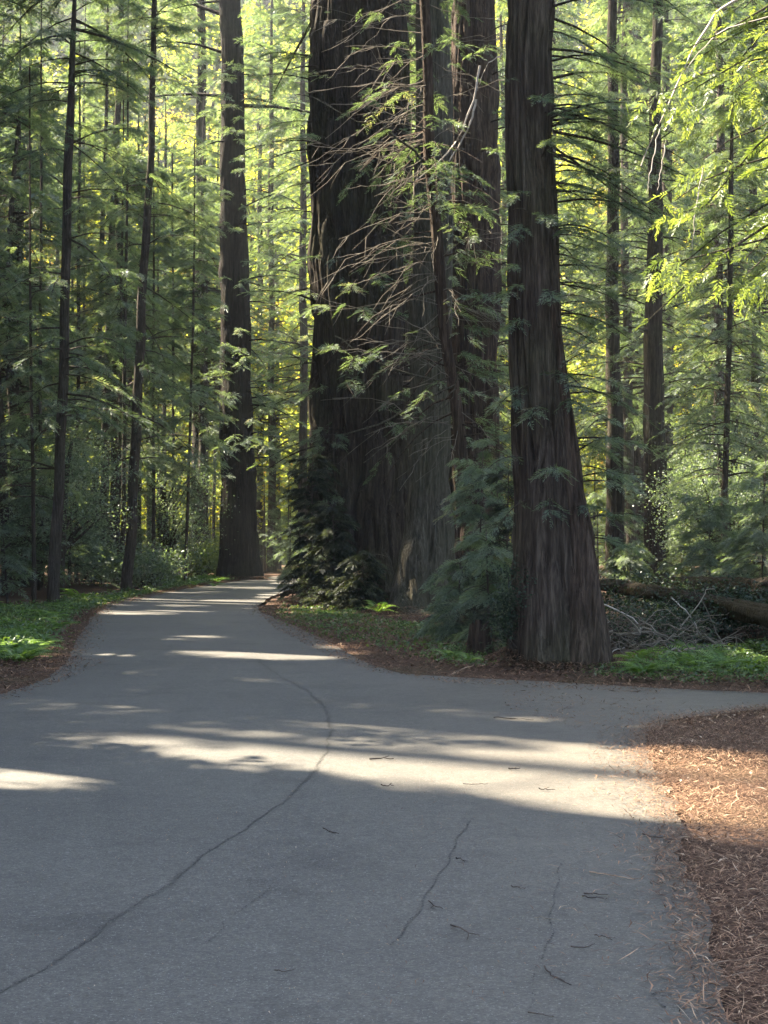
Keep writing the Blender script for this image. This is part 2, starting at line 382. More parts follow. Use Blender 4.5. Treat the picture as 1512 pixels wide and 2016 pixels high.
def px_prof(rows, Y, top, tip=.15, rear=1.0):
    """rows: (py, xl, xr) from the base up, at depth Y; continues above the picture to height top"""
    out = []
    for py, xl, xr in rows:
        p = at((xl+xr)/2, py, Y); r = (xr-xl)/2/F*Y
        out.append((p[2], p[0], Y, r))
    z, x, y, r = out[0]
    out.insert(0, (min(z, 0)-.25, x, y, r*1.03))
    z, x, y, r = out[-1]; z2, x2, _, _ = out[-2] if len(out) > 2 else out[-1]
    k = (x-x2)/(z-z2) if z != z2 else 0
    if top > z+1:
        out.append((z+(top-z)*.5, x+k*(top-z)*.3, y, r*.62)); out.append((top, x+k*(top-z)*.4, y, max(.03, r*tip)))
    return out
def at_h(prof, h):
    p = np.array(prof); return np.stack([np.interp(h, p[:, 0], p[:, 1]), np.interp(h, p[:, 0], p[:, 2]), np.asarray(h, float)], -1), np.interp(h, p[:, 0], p[:, 3])

# ------------------------------------------------------------------ fronds
def fronds(P, D, Ln, n, wid, droop=.25, tilt=.35, tint0=None, spread=.85, leafl=.42):
    """flat feathery sprays: P base, D direction, Ln length (arrays). Returns V, F, tint"""
    K = len(P)
    if wid < .12: n = int(n*1.45); wid = wid*.66
    D = norm(D)
    up = np.array([[0, 0, 1.]])+rng.normal(0, tilt, (K, 3))
    Sd = norm(np.cross(D, up)); Nn = norm(np.cross(Sd, D))
    t = (np.arange(n)+.6)/n
    sg = np.where(np.arange(n) % 2 == 0, 1., -1.)
    tt = t[None, :, None]
    base = P[:, None]+D[:, None]*Ln[:, None, None]*tt
    base = base-np.array([0, 0, 1.])*(droop*Ln[:, None, None]*tt**2)
    ld = norm(D[:, None]*(.62+.3*tt)+Sd[:, None]*(sg[None, :, None]*spread*(1.05-.75*tt))+rng.normal(0, .14, (K, n, 3)))
    ll = (Ln[:, None]*leafl*(1.05-.55*t[None, :]))[..., None]*rng.uniform(.7, 1.2, (K, n, 1))
    tip = base+ld*ll; tip[..., 2] -= (droop*.35*ll)[..., 0]
    w = norm(np.cross(ld, Nn[:, None]+rng.normal(0, .25, (K, n, 3))))*wid*rng.uniform(.7, 1.3, (K, n, 1))
    m = base+ld*ll*.45
    V = np.stack([base, m+w*.5, tip, m-w*.5], 2).reshape(-1, 3)
    Fq = np.arange(K*n*4).reshape(-1, 4)
    tn = rng.normal(.42, .17, (K, 1)) if tint0 is None else tint0[:, None]
    tn = np.clip(tn+rng.normal(0, .10, (K, n)), 0, 1)
    return V, Fq, tn.ravel()

def leaf_cloud(P, size, tint=None, flat=.5):
    K = len(P)
    d = norm(rng.normal(0, 1, (K, 3))*np.array([1, 1, .6])); nn = norm(rng.normal(0, flat, (K, 3))+np.array([0, 0, 1.]))
    w = norm(np.cross(d, nn)); sz = (size*rng.uniform(.6, 1.35, K))[:, None]
    m = P+d*sz*.45
    V = np.stack([P, m+w*sz*.34, P+d*sz, m-w*sz*.34], 1).reshape(-1, 3)
    tn = np.clip(rng.normal(.45, .2, K) if tint is None else tint+rng.normal(0, .12, K), 0, 1)
    return V, np.arange(K*4).reshape(-1, 4), tn

# ------------------------------------------------------------------ conifer
def boughs(prof, z0, z1, nb, lmax, lf, nf, n_leaf, wid, rise=.12, droop=.32, lmin=.35, az=None, carve_it=True, corridor=0, limb_r=.012, limb_sides=3, bare=0, taper=.75, low=1.0, tilt=.35):
    """returns limb paths and frond geometry of a conifer's crown"""
    u = rng.random(nb)**low
    h = z0+(z1-z0)*u
    top = np.array(prof)[-1, 0]
    a = rng.uniform(0, 2*np.pi, nb) if az is None else rng.uniform(az[0], az[1], nb)
    o, r = at_h(prof, h)
    dh = np.stack([np.cos(a), np.sin(a), 0*a], -1)
    rel = np.clip((h-z0)/max(top-z0, 1), 0, 1)
    Lb = lmax*np.maximum(lmin, (1-rel)**taper)*rng.uniform(.55, 1.1, nb)
    rs = rise+rng.normal(0, .2, nb); dr = droop*rng.uniform(.6, 1.4, nb)
    side = np.stack([-np.sin(a), np.cos(a), 0*a], -1)
    bend = rng.normal(0, .12, nb)
    def pos(t):
        return o+dh*(r*.8+Lb*t)[:, None]+side*(bend*Lb*t*t)[:, None]+np.array([0, 0, 1.])*(Lb*(rs*t-dr*t*t))[:, None]
    ts = np.linspace(0, 1, 5)
    pp = np.stack([pos(t) for t in ts], 1)
    paths = [(pp[i], limb_r*Lb[i]*np.array([1.3, 1., .7, .45, .18])+.004) for i in range(nb)]
    # fronds
    K = nb*nf
    bi = np.repeat(np.arange(nb), nf)
    t = rng.uniform(.22, 1.0, K)**.8
    e = .02
    P = (o[bi]+dh[bi]*(r[bi]*.8+Lb[bi]*t)[:, None]+side[bi]*(bend[bi]*Lb[bi]*t*t)[:, None]+np.array([0, 0, 1.])*(Lb[bi]*(rs[bi]*t-dr[bi]*t*t))[:, None])
    sg = rng.choice([-1., 1.], K); ph = np.where(t > .9, rng.uniform(0, .5, K), rng.uniform(.45, 1.25, K))
    D = dh[bi]*np.cos(ph)[:, None]+side[bi]*(np.sin(ph)*sg)[:, None]
    D[:, 2] += -.12-dr[bi]*.6*t+rng.normal(0, .16, K)
    Ln = lf*rng.uniform(.6, 1.15, K)*(1.1-.35*t)
    bt = rng.normal(.42, .15, nb)
    keep = np.ones(K, bool)
    mid = P+norm(D)*Ln[:, None]*.5
    if carve_it: keep &= carve(mid) & carve(P+norm(D)*Ln[:, None]*.95) & carve(P+norm(D)*Ln[:, None]*.1)
    if corridor: keep &= ~(in_view(mid, .03) & (mid[:, 1] < corridor))
    if bare: keep &= ~(rng.random(nb) < bare)[bi]
    V, Fq, tn = fronds(P[keep], D[keep], Ln[keep], n_leaf, wid, tint0=bt[bi][keep]+rng.normal(0, .1, keep.sum()), tilt=tilt)
    if corridor or carve_it:
        ok = []
        for p_, r_ in paths:
            q = p_[1:]
            bad = (corridor and (in_view(p_, .02) & (p_[:, 1] < corridor)).any()) or (carve_it and not carve(q).all())
            if not bad: ok.append((p_, r_))
        paths = ok
    return paths, V, Fq, tn

def join(parts):
    Vs, Fs, off = [], [], 0
    for v, f in parts:
        Vs.append(v); Fs.append(f+off); off += len(v)
    return np.concatenate(Vs), np.concatenate(Fs)

def tree(name, label, cat, group, prof, bark, leafm, crown_args, nseg=12, dz=.5, amp=.06, ridge=.14, seed=1, extra_paths=(), lobes=0, lobe_amp=.15, lobe_h=3.0):
    p = np.array(prof); base = (p[0, 1], p[0, 2], 0)
    root = empty(name, label, cat, group, base)
    parts = [trunk_geo(prof, nseg, dz, amp, ridge, seed, lobes, lobe_h, lobe_amp, burls=14 if nseg > 60 else 0)]
    cv, cf, ct, off = [], [], [], 0
    limbs = list(extra_paths)
    for ca in crown_args:
        paths, V, Fq, tn = boughs(prof, **ca)
        limbs += paths
        cv.append(V); cf.append(Fq+off); ct.append(tn); off += len(V)
    if limbs: parts.append(tubes(limbs, 4 if nseg > 16 else 3))
    V, Fq = join(parts)
    mesh_obj('trunk', V, Fq, bark, root, smooth=True)
    if cv: mesh_obj('crown', np.concatenate(cv), np.concatenate(cf), leafm, root, tint=np.concatenate(ct))
    return root

# ================================================================== SETTING
# ground sheet
def gheight(x, y):
    d = np.hypot(x, y-20)
    h = .05*np.sin(x*.9+1.3)*np.sin(y*.7)+.03*np.sin(x*2.3+y*1.7)
    hill = np.clip((y-165)/90, 0, 1.3)
    return -.06+h*.6*np.clip((np.abs(x)-2)/4, 0, 1)+hill*hill*80*(1+.15*np.sin(x*.03))
def grid(x0, x1, nx, y0, y1, ny):
    xs = np.linspace(x0, x1, nx); ys = np.linspace(y0, y1, ny); X, Y = np.meshgrid(xs, ys)
    i = np.arange(ny-1)[:, None]*nx; j = np.arange(nx-1)[None, :]
    return X, Y, np.stack([i+j, i+j+1, i+nx+j+1, i+nx+j], -1).reshape(-1, 4)
X, Yg, Fq = grid(-260, 260, 261, -80, 330, 206)
mesh_obj('ground', np.stack([X, Yg, gheight(X, Yg)], -1).reshape(-1, 3), Fq, M['ground'], smooth=True, kind='structure')

# road outline (photo pixels on the flat ground), clockwise
RIGHT = [(1600, 2200), (1480, 2060), (1440, 2010), (1415, 1900), (1400, 1800), (1355, 1735), (1330, 1690), (1345, 1640), (1330, 1590), (1300, 1530), (1275, 1480), (1268, 1445), (1330, 1418), (1512, 1396), (1700, 1388), (1750, 1372), (1512, 1366), (1330, 1358), (1180, 1350), (1000, 1340), (880, 1334), (790, 1328), (735, 1312), (690, 1290), (640, 1262), (590, 1238), (540, 1218), (512, 1206), (508, 1194), (528, 1178), (566, 1163), (610, 1152), (660, 1146), (760, 1142)]
FARE = [(760, 1134), (640, 1132), (585, 1132), (530, 1136)]
LEFT = [(470, 1144), (430, 1149), (380, 1156), (330, 1165), (275, 1174), (232, 1184), (202, 1198), (180, 1218), (165, 1240), (150, 1262), (140, 1290), (128, 1310), (95, 1335), (50, 1354), (0, 1368), (-120, 1390), (-400, 1420)]
from mathutils.geometry import tessellate_polygon
def road_outline():
    pts = [gd(*p)[:2] for p in RIGHT+FARE+LEFT]
    pts += [np.array([-14., 8.]), np.array([-14., -20.]), np.array([8., -20.])]
    out = []
    n = len(pts)
    for i in range(n):
        a, b = pts[i], pts[(i+1) % n]; d = np.linalg.norm(b-a); k = max(1, int(d/.12)) if a[1] < 35 and a[1] > 0 else max(1, int(d/.8))
        for t in np.arange(k)/k:
            q = a+(b-a)*t
            out.append(q+rng.normal(0, .018, 2))
    return np.array(out)
RO = road_outline()
tri = tessellate_polygon([[Vector((p[0], p[1], 0)) for p in RO]])
mesh_obj('road', np.c_[RO, np.full(len(RO), .012)], np.array(tri), M['asphalt'], kind='structure')
road = bpy.data.objects['road']

def crack(pts, width, dens, seed):
    """rows of small dark chips along an opened seam"""
    P = np.array([gd(*p)[:2] for p in pts]); seg = np.linalg.norm(np.diff(P, axis=0), axis=1); cum = np.r_[0, np.cumsum(seg)]
    n = int(cum[-1]*dens); s = np.sort(rng.uniform(0, cum[-1], n))
    x = np.interp(s, cum, P[:, 0]); y = np.interp(s, cum, P[:, 1])
    wv = .010*np.sin(s*5.1+seed)+.008*np.sin(s*13+seed*2)
    gapm = (np.sin(s*3.3+seed)+np.sin(s*7.9)*.6+rng.normal(0, .5, n)) > -1.6
    width = width*(.35+1.1*(np.sin(s*1.7+seed)*.5+.5)); x = (x+wv+rng.normal(0, 1, n)*width)[gapm]; y = (y+wv*.5+rng.normal(0, 1, n)*width)[gapm]; n = len(x)
    a0 = rng.uniform(0, 6.28, n); sz = rng.uniform(.0012, .0055, n)
    ang = a0[:, None]+np.arange(5)*2*np.pi/5; rr = sz[:, None]*rng.uniform(.5, 1.3, (n, 5))*np.array([1, 1, 1, 1, 1])
    V = np.stack([x[:, None]+rr*np.cos(ang), y[:, None]+rr*np.sin(ang)*1.8, np.repeat((.0155+rng.uniform(0, .0015, n))[:, None], 5, 1)], -1).reshape(-1, 3)
    mesh_obj('crack', V, np.arange(n*5).reshape(-1, 5), M['crack'], road, tint=rng.random(n))
crack([(505, 1300), (545, 1330), (605, 1362), (640, 1395), (652, 1440), (640, 1490), (600, 1545), (560, 1580), (500, 1625), (430, 1668), (340, 1740), (250, 1800), (150, 1870), (60, 1930), (-60, 2000)], .008, 330, 1)
crack([(925, 1620), (890, 1680), (860, 1740), (820, 1800), (770, 1870)], .003, 200, 2)
crack([(530, 1755), (480, 1800), (432, 1815), (440, 1835), (400, 1865)], .0025, 170, 3)
crack([(1110, 1700), (1085, 1780), (1090, 1850), (1050, 1910), (1050, 1990)], .002, 90, 4)
crack([(1330, 1950), (1290, 1965), (1300, 1990), (1350, 1995)], .002, 160, 5)

# ------------------------------------------------------------------ litter (stuff)
def pts_in(poly_px, n):
    poly = poly_w(poly_px); lo, hi = poly.min(0), poly.max(0); out = []
    c = 0
    while c < n:
        q = rng.uniform(lo, hi, (n*2, 2)); q = q[in_poly(q, poly)]; out.append(q); c += len(q)
    return np.concatenate(out)[:n]
def slivers(P, lmin, lmax, wmin, wmax, zmax, tint=None):
    n = len(P); a = rng.uniform(0, 2*np.pi, n); ln = rng.uniform(lmin, lmax, n)*rng.uniform(.5, 1, n); w = rng.uniform(wmin, wmax, n)
    z = .02+zmax*rng.random(n)**2; dz = rng.normal(0, .12, n)*ln
    d = np.stack([np.cos(a), np.sin(a)], -1); q = np.stack([-d[:, 1], d[:, 0]], -1)
    bend = rng.normal(0, .12, n)*ln
    def v(t, s, up): return np.c_[P+d*(ln*t)[:, None]+q*(w*s+bend*(1-(2*t)**2))[:, None], np.maximum(.016, z+dz*t*2+up)]
    V = np.stack([v(-.5, 0, 0), v(0, .5, .004), v(.5, 0, 0), v(0, -.5, .004)], 1).reshape(-1, 3)
    return V, np.arange(n*4).reshape(-1, 4), np.clip(rng.beta(2, 2.6, n) if tint is None else tint, 0, 1)
lit = []
def jit(P, sd): return P+rng.normal(0, sd, P.shape)
near_bank = [(1268, 1448), (1340, 1420), (1520, 1396), (1700, 1390), (1900, 1500), (2300, 2100), (1440, 2060), (1400, 1940), (1420, 1860), (1395, 1800), (1350, 1735), (1325, 1690), (1345, 1640), (1310, 1560)]
lit.append(slivers(jit(pts_in(near_bank, 80000), .11), .02, .11, .002, .0065, .05))
lit.append(slivers(pts_in(near_bank, 900), .05, .12, .010, .026, .05, rng.uniform(.6, 1, 900)))
lit.append(slivers(jit(pts_in(near_bank, 2600), .15), .08, .24, .002, .005, .07, rng.uniform(.5, 1, 2600)))
lit.append(slivers(jit(pts_in(near_bank, 3200), .15), .08, .25, .002, .006, .06, rng.uniform(.0, .15, 3200)))
fringe = [(1180, 1440), (1300, 1410), (1350, 1450), (1400, 1700), (1460, 2000), (1380, 2000), (1330, 1860), (1290, 1740), (1260, 1640), (1180, 1560), (1150, 1480)]
lit.append(slivers(pts_in(fringe, 1500), .03, .12, .003, .008, .01))
lit.append(slivers(pts_in([(900, 1500), (1280, 1470), (1330, 1700), (1330, 1990), (700, 1990), (760, 1600)], 900), .012, .06, .0015, .004, .004))
lit.append(slivers(pts_in([(0, 1500), (900, 1500), (760, 2016), (0, 2016)], 420), .006, .03, .0015, .005, .003, rng.uniform(.3, 1, 420)))
tree_strip = [(508, 1196), (560, 1190), (640, 1200), (900, 1215), (1200, 1290), (1520, 1310), (1700, 1330), (1750, 1368), (1512, 1366), (1180, 1350), (880, 1334), (735, 1312), (640, 1262), (512, 1206)]
for px_, py_, r0_, n_ in ((1092, 1306, .62, 5200), (700, 1188, 1.9, 4200), (832, 1208, 1.1, 4200), (472, 1143, 1.15, 3000)):
    c_ = gd(px_, py_)[:2]+np.array([0, .35]); a_ = rng.uniform(0, 6.283, n_); q_ = c_+(r0_+np.abs(rng.normal(0, .28, n_)))[:, None]*np.c_[np.cos(a_), np.sin(a_)]
    d_q = np.linalg.norm(q_-c_, axis=1)-r0_; v_, f_, t_ = slivers(q_, .05, .22, .006, .018, .03, rng.beta(1.7, 3, n_))
    v_[:, 2] += np.repeat(.16*np.exp(-(d_q/.22)**2), 4); lit.append((v_, f_, t_))
lit.append(slivers(jit(pts_in(tree_strip, 36000), .2), .05, .22, .006, .018, .06, rng.beta(1.5, 3.4, 36000)))
lit.append(slivers(pts_in([(640, 1262), (512, 1210), (540, 1240), (640, 1290), (730, 1325), (900, 1350), (1300, 1372), (1300, 1352), (880, 1332), (735, 1312)], 2200), .04, .2, .006, .014, .02))
lit.append(slivers(pts_in([(980, 1360), (1300, 1380), (1300, 1440), (1150, 1440), (1000, 1400)], 700), .04, .16, .004, .010, .01))
lverge = [(-120, 1330), (0, 1310), (80, 1290), (110, 1240), (160, 1205), (210, 1190), (330, 1160), (430, 1144), (475, 1142), (330, 1167), (205, 1200), (168, 1240), (140, 1292), (128, 1312), (95, 1338), (0, 1372), (-120, 1396)]
lit.append(slivers(jit(pts_in(lverge, 18000), .2), .05, .2, .006, .018, .05, rng.beta(1.6, 3.2, 18000)))
lit.append(slivers(pts_in([(-120, 1396), (0, 1350), (140, 1295), (220, 1300), (120, 1345), (0, 1385)], 900), .04, .15, .005, .010, .01))
em = RO[(RO[:, 1] > 3) & (RO[:, 1] < 60) & (np.abs(RO[:, 0]) < 20)]
ne = em[(em[:, 0] > .5) & (em[:, 1] < 18)]
for n_, sd in ((7000, .12), (2500, .3)): lit.append(slivers(jit(ne[rng.integers(0, len(ne), n_)], sd), .03, .14, .003, .008, .03))
for n_, sd, a_, b_, c_, d_w in ((9000, .10, .03, .13, .003, .009), (3000, .3, .02, .10, .002, .007)):
    q = em[rng.integers(0, len(em), n_)]+rng.normal(0, sd, (n_, 2))
    lit.append(slivers(q, a_, b_, c_, d_w, .025))
o_ = 0; LV, LF, LT = [], [], []
for v, f, t in lit: LV.append(v); LF.append(f+o_); LT.append(t); o_ += len(v)
mesh_obj('needle_litter', np.concatenate(LV), np.concatenate(LF), M['litter'], tint=np.concatenate(LT), kind='stuff')

# ground cover (stuff)
gc = []
for poly, n, sz, hmax in [([(-150, 1200), (100, 1192), (165, 1200), (120, 1232), (95, 1275), (40, 1300), (-150, 1320)], 16000, .09, .22),
                    ([(100, 1190), (240, 1172), (330, 1160), (230, 1184), (160, 1204)], 5000, .12, .25),
                    ([(330, 1150), (430, 1136), (470, 1140), (330, 1160)], 3000, .15, .3),
                    ([(560, 1196), (700, 1200), (720, 1225), (610, 1222)], 3500, .09, .12),
                    ([(770, 1225), (870, 1235), (875, 1256), (800, 1250)], 1600, .08, .14),
                    ([(540, 1204), (720, 1212), (900, 1250), (980, 1300), (860, 1300), (640, 1250), (560, 1222)], 3800, .10, .10),
                    ([(1160, 1312), (1300, 1310), (1520, 1330), (1520, 1346), (1180, 1335)], 1600, .07, .10),
                    ([(860, 1280), (960, 1275), (960, 1312), (880, 1308)], 1800, .07, .16),
                    ([(1290, 1300), (1400, 1280), (1620, 1285), (1640, 1340), (1300, 1340)], 5200, .08, .24)]:
    q = pts_in(poly, n); q = q+rng.normal(0, .28, q.shape)*rng.random((len(q), 1)); z = hmax*rng.random(n)*(.5+.5*np.sin(q[:, 0]*3)*np.sin(q[:, 1]*2.1))+.01
    gc.append(leaf_cloud(np.c_[q, z], sz*.62, flat=.75))
o_ = 0; LV, LF, LT = [], [], []
for v, f, t in gc: LV.append(v); LF.append(f+o_); LT.append(t); o_ += len(v)
mesh_obj('ground_cover_foliage', np.concatenate(LV), np.concatenate(LF), M['clover'], tint=np.concatenate(LT), kind='stuff')

# ================================================================== GIANT AND NAMED TREES
def add_twigs(root, name, paths, mat, sides=4):
    V, Fq = tubes(paths, sides); return mesh_obj(name, V, Fq, mat, root, tint=rng.random(len(Fq)), smooth=True)

# the broad dark giant and its fused neighbours
pM = px_prof([(1190, 585, 850), (1120, 592, 835), (1040, 600, 822), (900, 606, 808), (700, 605, 803), (500, 607, 803), (300, 608, 801), (100, 612, 796), (0, 615, 792)], 47, 56)
big = dict(z0=19, z1=54, nb=85, lmax=6.5, lf=1.1, nf=16, n_leaf=10, wid=.09, limb_r=.015)
tree('redwood_tree', 'broadest dark giant redwood trunk beside the inner bend of the road', 'tree', None, pM, M['bark'], M['leaf_red'],
     [big, dict(z0=4.5, z1=19, nb=95, lmax=2.2, lf=.5, nf=18, n_leaf=12, wid=.03, lmin=.6, az=(3.0, 6.4), bare=.25)], nseg=260, dz=.11, amp=.115, ridge=.22, seed=3, lobes=11, lobe_amp=.26)
pN = px_prof([(1185, 862, 1012), (1080, 872, 1000), (950, 880, 990), (800, 880, 984), (500, 880, 984), (250, 886, 984), (0, 895, 978)], 50, 52)
tree('redwood_tree', 'reddish brown redwood trunk standing behind the mossy trunk of the fused clump', 'tree', None, pN, M['bark_red'], M['leaf_red'],
     [dict(z0=20, z1=50, nb=60, lmax=5.5, lf=1.1, nf=14, n_leaf=10, wid=.09), dict(z0=4, z1=20, nb=70, lmax=2.0, lf=.55, nf=12, n_leaf=12, wid=.035)], nseg=140, dz=.14, amp=.11, ridge=.2, seed=8, lobes=5)
pO = px_prof([(1215, 745, 915), (1180, 760, 902), (1120, 778, 892), (1040, 790, 888), (950, 800, 888), (850, 806, 886), (600, 803, 888), (300, 812, 890), (0, 822, 888)], 40, 48)
tree('redwood_tree', 'mossy grey trunk with flared base fused in front of the broadest giant', 'tree', None, pO, M['bark_moss'], M['leaf_red'],
     [dict(z0=18, z1=46, nb=40, lmax=5, lf=1.0, nf=14, n_leaf=10, wid=.08)], nseg=150, dz=.10, amp=.10, ridge=.16, seed=21, lobes=6, lobe_amp=.22, lobe_h=3.5)

# the straight trunk beside the fallen log: two columns fused
pQ = px_prof([(1312, 1004, 1182), (1280, 1007, 1178), (1200, 1010, 1171), (1100, 1012, 1162), (1000, 1014, 1152), (900, 1012, 1146), (800, 1010, 1134), (650, 1006, 1120), (500, 1002, 1110), (300, 998, 1099), (0, 994, 1090)], 21.6, 40)
rootQ = tree('redwood_tree', 'straight grey brown redwood trunk beside the fallen log with shaggy furrowed bark', 'tree', None, pQ, M['bark_furrow'], M['leaf_red'],
     [dict(z0=2.0, z1=8.6, nb=26, lmax=.8, lf=.3, nf=16, n_leaf=13, wid=.014, lmin=.8, az=(-2.9, -.4), droop=.4, limb_r=.007, bare=.15),
      dict(z0=1.6, z1=8.4, nb=46, lmax=1.1, lf=.34, nf=18, n_leaf=14, wid=.014, lmin=.8, az=(-1.6, .9), droop=.35, limb_r=.008),
      dict(z0=6, z1=9.5, nb=22, lmax=1.8, lf=.36, nf=24, n_leaf=14, wid=.014, lmin=.8, az=(-.9, .7), limb_r=.008),
      dict(z0=13, z1=38, nb=60, lmax=5, lf=.9, nf=16, n_leaf=10, wid=.07)], nseg=210, dz=.05, amp=.13, ridge=.10, seed=33, lobes=9, lobe_amp=.13, lobe_h=1.2)
# second column of the same tree
p2 = px_prof([(1312, 1088, 1200), (1200, 1094, 1182), (1050, 1098, 1160), (960, 1096, 1142), (800, 1094, 1122), (680, 1088, 1104), (600, 1080, 1090)], 21.25, 5.0)
V, Fq = trunk_geo(p2, 90, .05, .17, .085, 44, 4, 1.2, .15); o2 = mesh_obj('buttress', V, Fq, M['bark_red'], rootQ, smooth=True)
o2['label'] = 'darker deeply fissured column fused to the trunk side'

# the lone redwood across the road
pK = px_prof([(1142, 428, 518), (1120, 430, 513), (1080, 432, 508), (1000, 433, 503), (850, 434, 499), (700, 435, 495), (500, 433, 489), (300, 434, 484), (100, 433, 478), (0, 432, 475)], 80, 60)
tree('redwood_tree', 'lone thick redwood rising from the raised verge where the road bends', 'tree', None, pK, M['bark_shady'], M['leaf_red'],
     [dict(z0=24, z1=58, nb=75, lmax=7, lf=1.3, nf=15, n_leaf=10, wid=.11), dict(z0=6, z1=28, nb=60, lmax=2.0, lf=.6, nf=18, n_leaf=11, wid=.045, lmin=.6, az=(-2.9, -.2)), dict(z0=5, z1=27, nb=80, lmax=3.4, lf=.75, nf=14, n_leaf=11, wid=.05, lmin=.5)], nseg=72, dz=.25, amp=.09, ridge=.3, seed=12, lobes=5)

# slender leaning tree in front of the giants, with its dead boughs
pP = px_prof([(1225, 922, 950), (1100, 918, 944), (925, 899, 923), (800, 884, 908), (684, 867, 890), (500, 853, 876), (300, 836, 860), (150, 831, 852), (0, 825, 845)], 34, 24)
twigs = []
for _ in range(92):
    h = rng.uniform(4.0, 14); o, r = at_h(pP, [h]); a = rng.normal(math.pi+.25, .55) if rng.random() < .8 else rng.uniform(-1, 1)
    ln = rng.uniform(.8, 3.2); e = o[0]+np.array([math.cos(a)*ln, -abs(math.sin(a))*ln*.5-.1, -ln*rng.uniform(.12, .62)])
    if rng.random() < .25: e[2] += ln*.6
    p = wobble_path(o[0], e, 8, .08, rng.uniform(-.16, .06)); bb = [(p, np.linspace(.010, .0035, 8)*rng.uniform(.7, 1.3))]; twigs.append(bb)
    for _k in range(rng.integers(2, 6)):
        i = rng.integers(2, 7); d = p[i]-p[i-1]; d = d/np.linalg.norm(d); s2 = d*rng.uniform(.3, .8)+rng.normal(0, .22, 3)+np.array([0, 0, -.18])
        bb.append((wobble_path(p[i], p[i]+s2, 5, .08), np.linspace(.008, .0035, 5)))
rootP = tree('redwood_tree', 'slender leaning redwood with bare grey boughs in front of the giants', 'tree', None, pP, M['bark_red'], M['leaf_red'],
     [dict(z0=4.5, z1=16, nb=72, lmax=3.2, lf=.38, nf=19, n_leaf=13, wid=.022, lmin=.6, droop=.45, rise=.0, az=(1.9, 5.2), limb_r=.006, bare=.25),
      dict(z0=3.0, z1=16, nb=60, lmax=1.8, lf=.42, nf=16, n_leaf=13, wid=.022, lmin=.6, droop=.4, az=(-1.6, 1.5), limb_r=.008)], nseg=14, dz=.3, amp=.05, ridge=.1, seed=50)
for bb in twigs: add_twigs(rootP, 'dead_bough', bb, M['twig_grey'])
mb = []
for pts, r0 in [([(712, 195), (760, 255), (820, 300), (850, 340)], .035), ([(612, 190), (700, 240), (760, 238), (850, 255)], .018), ([(660, 660), (720, 700), (790, 735), (875, 752)], .03),
                ([(676, 856), (760, 830), (830, 790), (895, 760)], .03), ([(715, 912), (770, 870), (840, 820), (900, 762)], .016), ([(745, 905), (800, 850), (890, 790), (900, 740)], .012)]:
    P = np.array([at(x, y, 33.8) for x, y in pts]); t = np.linspace(0, 1, 12); tk = np.linspace(0, 1, len(P))
    Pc = np.stack([np.interp(t, tk, P[:, k]) for k in range(3)], -1)+rng.normal(0, .012, (12, 3)); mb.append((Pc, np.linspace(r0*.5, r0, 12)))
for bb in mb: add_twigs(rootP, 'mossy_bough', [bb], M['bark_moss'])

# two pale dead boughs hanging by the clump (hung up in the slender tree)
snag = []
for pts, r0 in [([(945, 130), (935, 190), (905, 270), (860, 325), (818, 353)], .028), ([(938, 195), (928, 240), (905, 285), (884, 318)], .03), ([(990, 105), (960, 125), (940, 170)], .015)]:
    P = np.array([at(x, y, 33) for x, y in pts]); t = np.linspace(0, 1, 12); tk = np.linspace(0, 1, len(P))
    snag.append((np.stack([np.interp(t, tk, P[:, k]) for k in range(3)], -1)+rng.normal(0, .01, (12, 3)), np.linspace(r0, r0*.4, 12)))
M['twig_pale'] = simple_mat('bleached_wood', [(.2, (.30, .26, .22)), (.9, (.55, .48, .42))], 8, bump=0)
V, Fq = tubes(snag, 6); tag(mesh_obj('dead_branch', V, Fq, M['twig_pale'], smooth=True, tint=rng.random(len(Fq))), 'bleached forked dead branch hanging across the reddish trunk of the clump', 'branch')

# ------------------------------------------------------------------ named slender trees across the road
def slender(label, rows, Y, top, z0, nb, lmax, lf=.6, wid=.038, nf=15, bark='bark_thin', leaf='leaf_red', z1=None, n_leaf=11, group=None, bare=.05, low=.9, seed=1):
    prof = px_prof(rows, Y, top)
    return tree('redwood_tree', label, 'tree', group, prof, M[bark], M[leaf],
        [dict(z0=z0, z1=z1 or top-1, nb=int(nb*2.0), lmax=lmax*1.15, lf=lf*.78, nf=int(nf*1.75), n_leaf=n_leaf, wid=wid*.9, tilt=.5, lmin=.3, bare=bare, low=low, droop=.38, limb_r=.009, corridor=25)]+([dict(z0=15, z1=top-1, nb=44, lmax=4.2, lf=1.0, nf=14, n_leaf=10, wid=.07, lmin=.5, taper=.5)] if top >= 30 and Y < 56 and rows[0][1] < 400 else []), nseg=16, dz=.4, amp=.07, ridge=.1, seed=seed)
slender('dark straight slender trunk rising behind the fern bank beside the road', [(1192, 92, 121), (1150, 96, 121), (900, 106, 128), (600, 118, 138), (300, 128, 146), (0, 141, 150)], 44, 31, 3.2, 120, 3.0, seed=61)
slender('slim dark trunk at the edge of the picture behind the fern bank', [(1172, 2, 22), (950, -4, 14), (600, -18, -4), (0, -40, -30)], 54, 30, 3.5, 100, 2.8, seed=62)
slender('thin dark sapling trunk close to the straight trunk above the ferns', [(1192, 62, 72), (1000, 61, 69), (700, 58, 64)], 46, 16, 3, 60, 1.8, .5, .03, seed=63)
slender('narrow brown trunk deeper in the woods next to a slightly thicker one', [(1140, 180, 194), (800, 186, 197), (500, 196, 206), (200, 206, 213)], 80, 36, 6, 90, 3, .8, .05, seed=64)
slender('medium brown trunk in the woods between a narrower trunk and a thin pair', [(1140, 196, 216), (800, 200, 217), (500, 212, 226), (300, 222, 234), (0, 236, 246)], 78, 38, 6, 100, 3.2, .8, .05, seed=65)
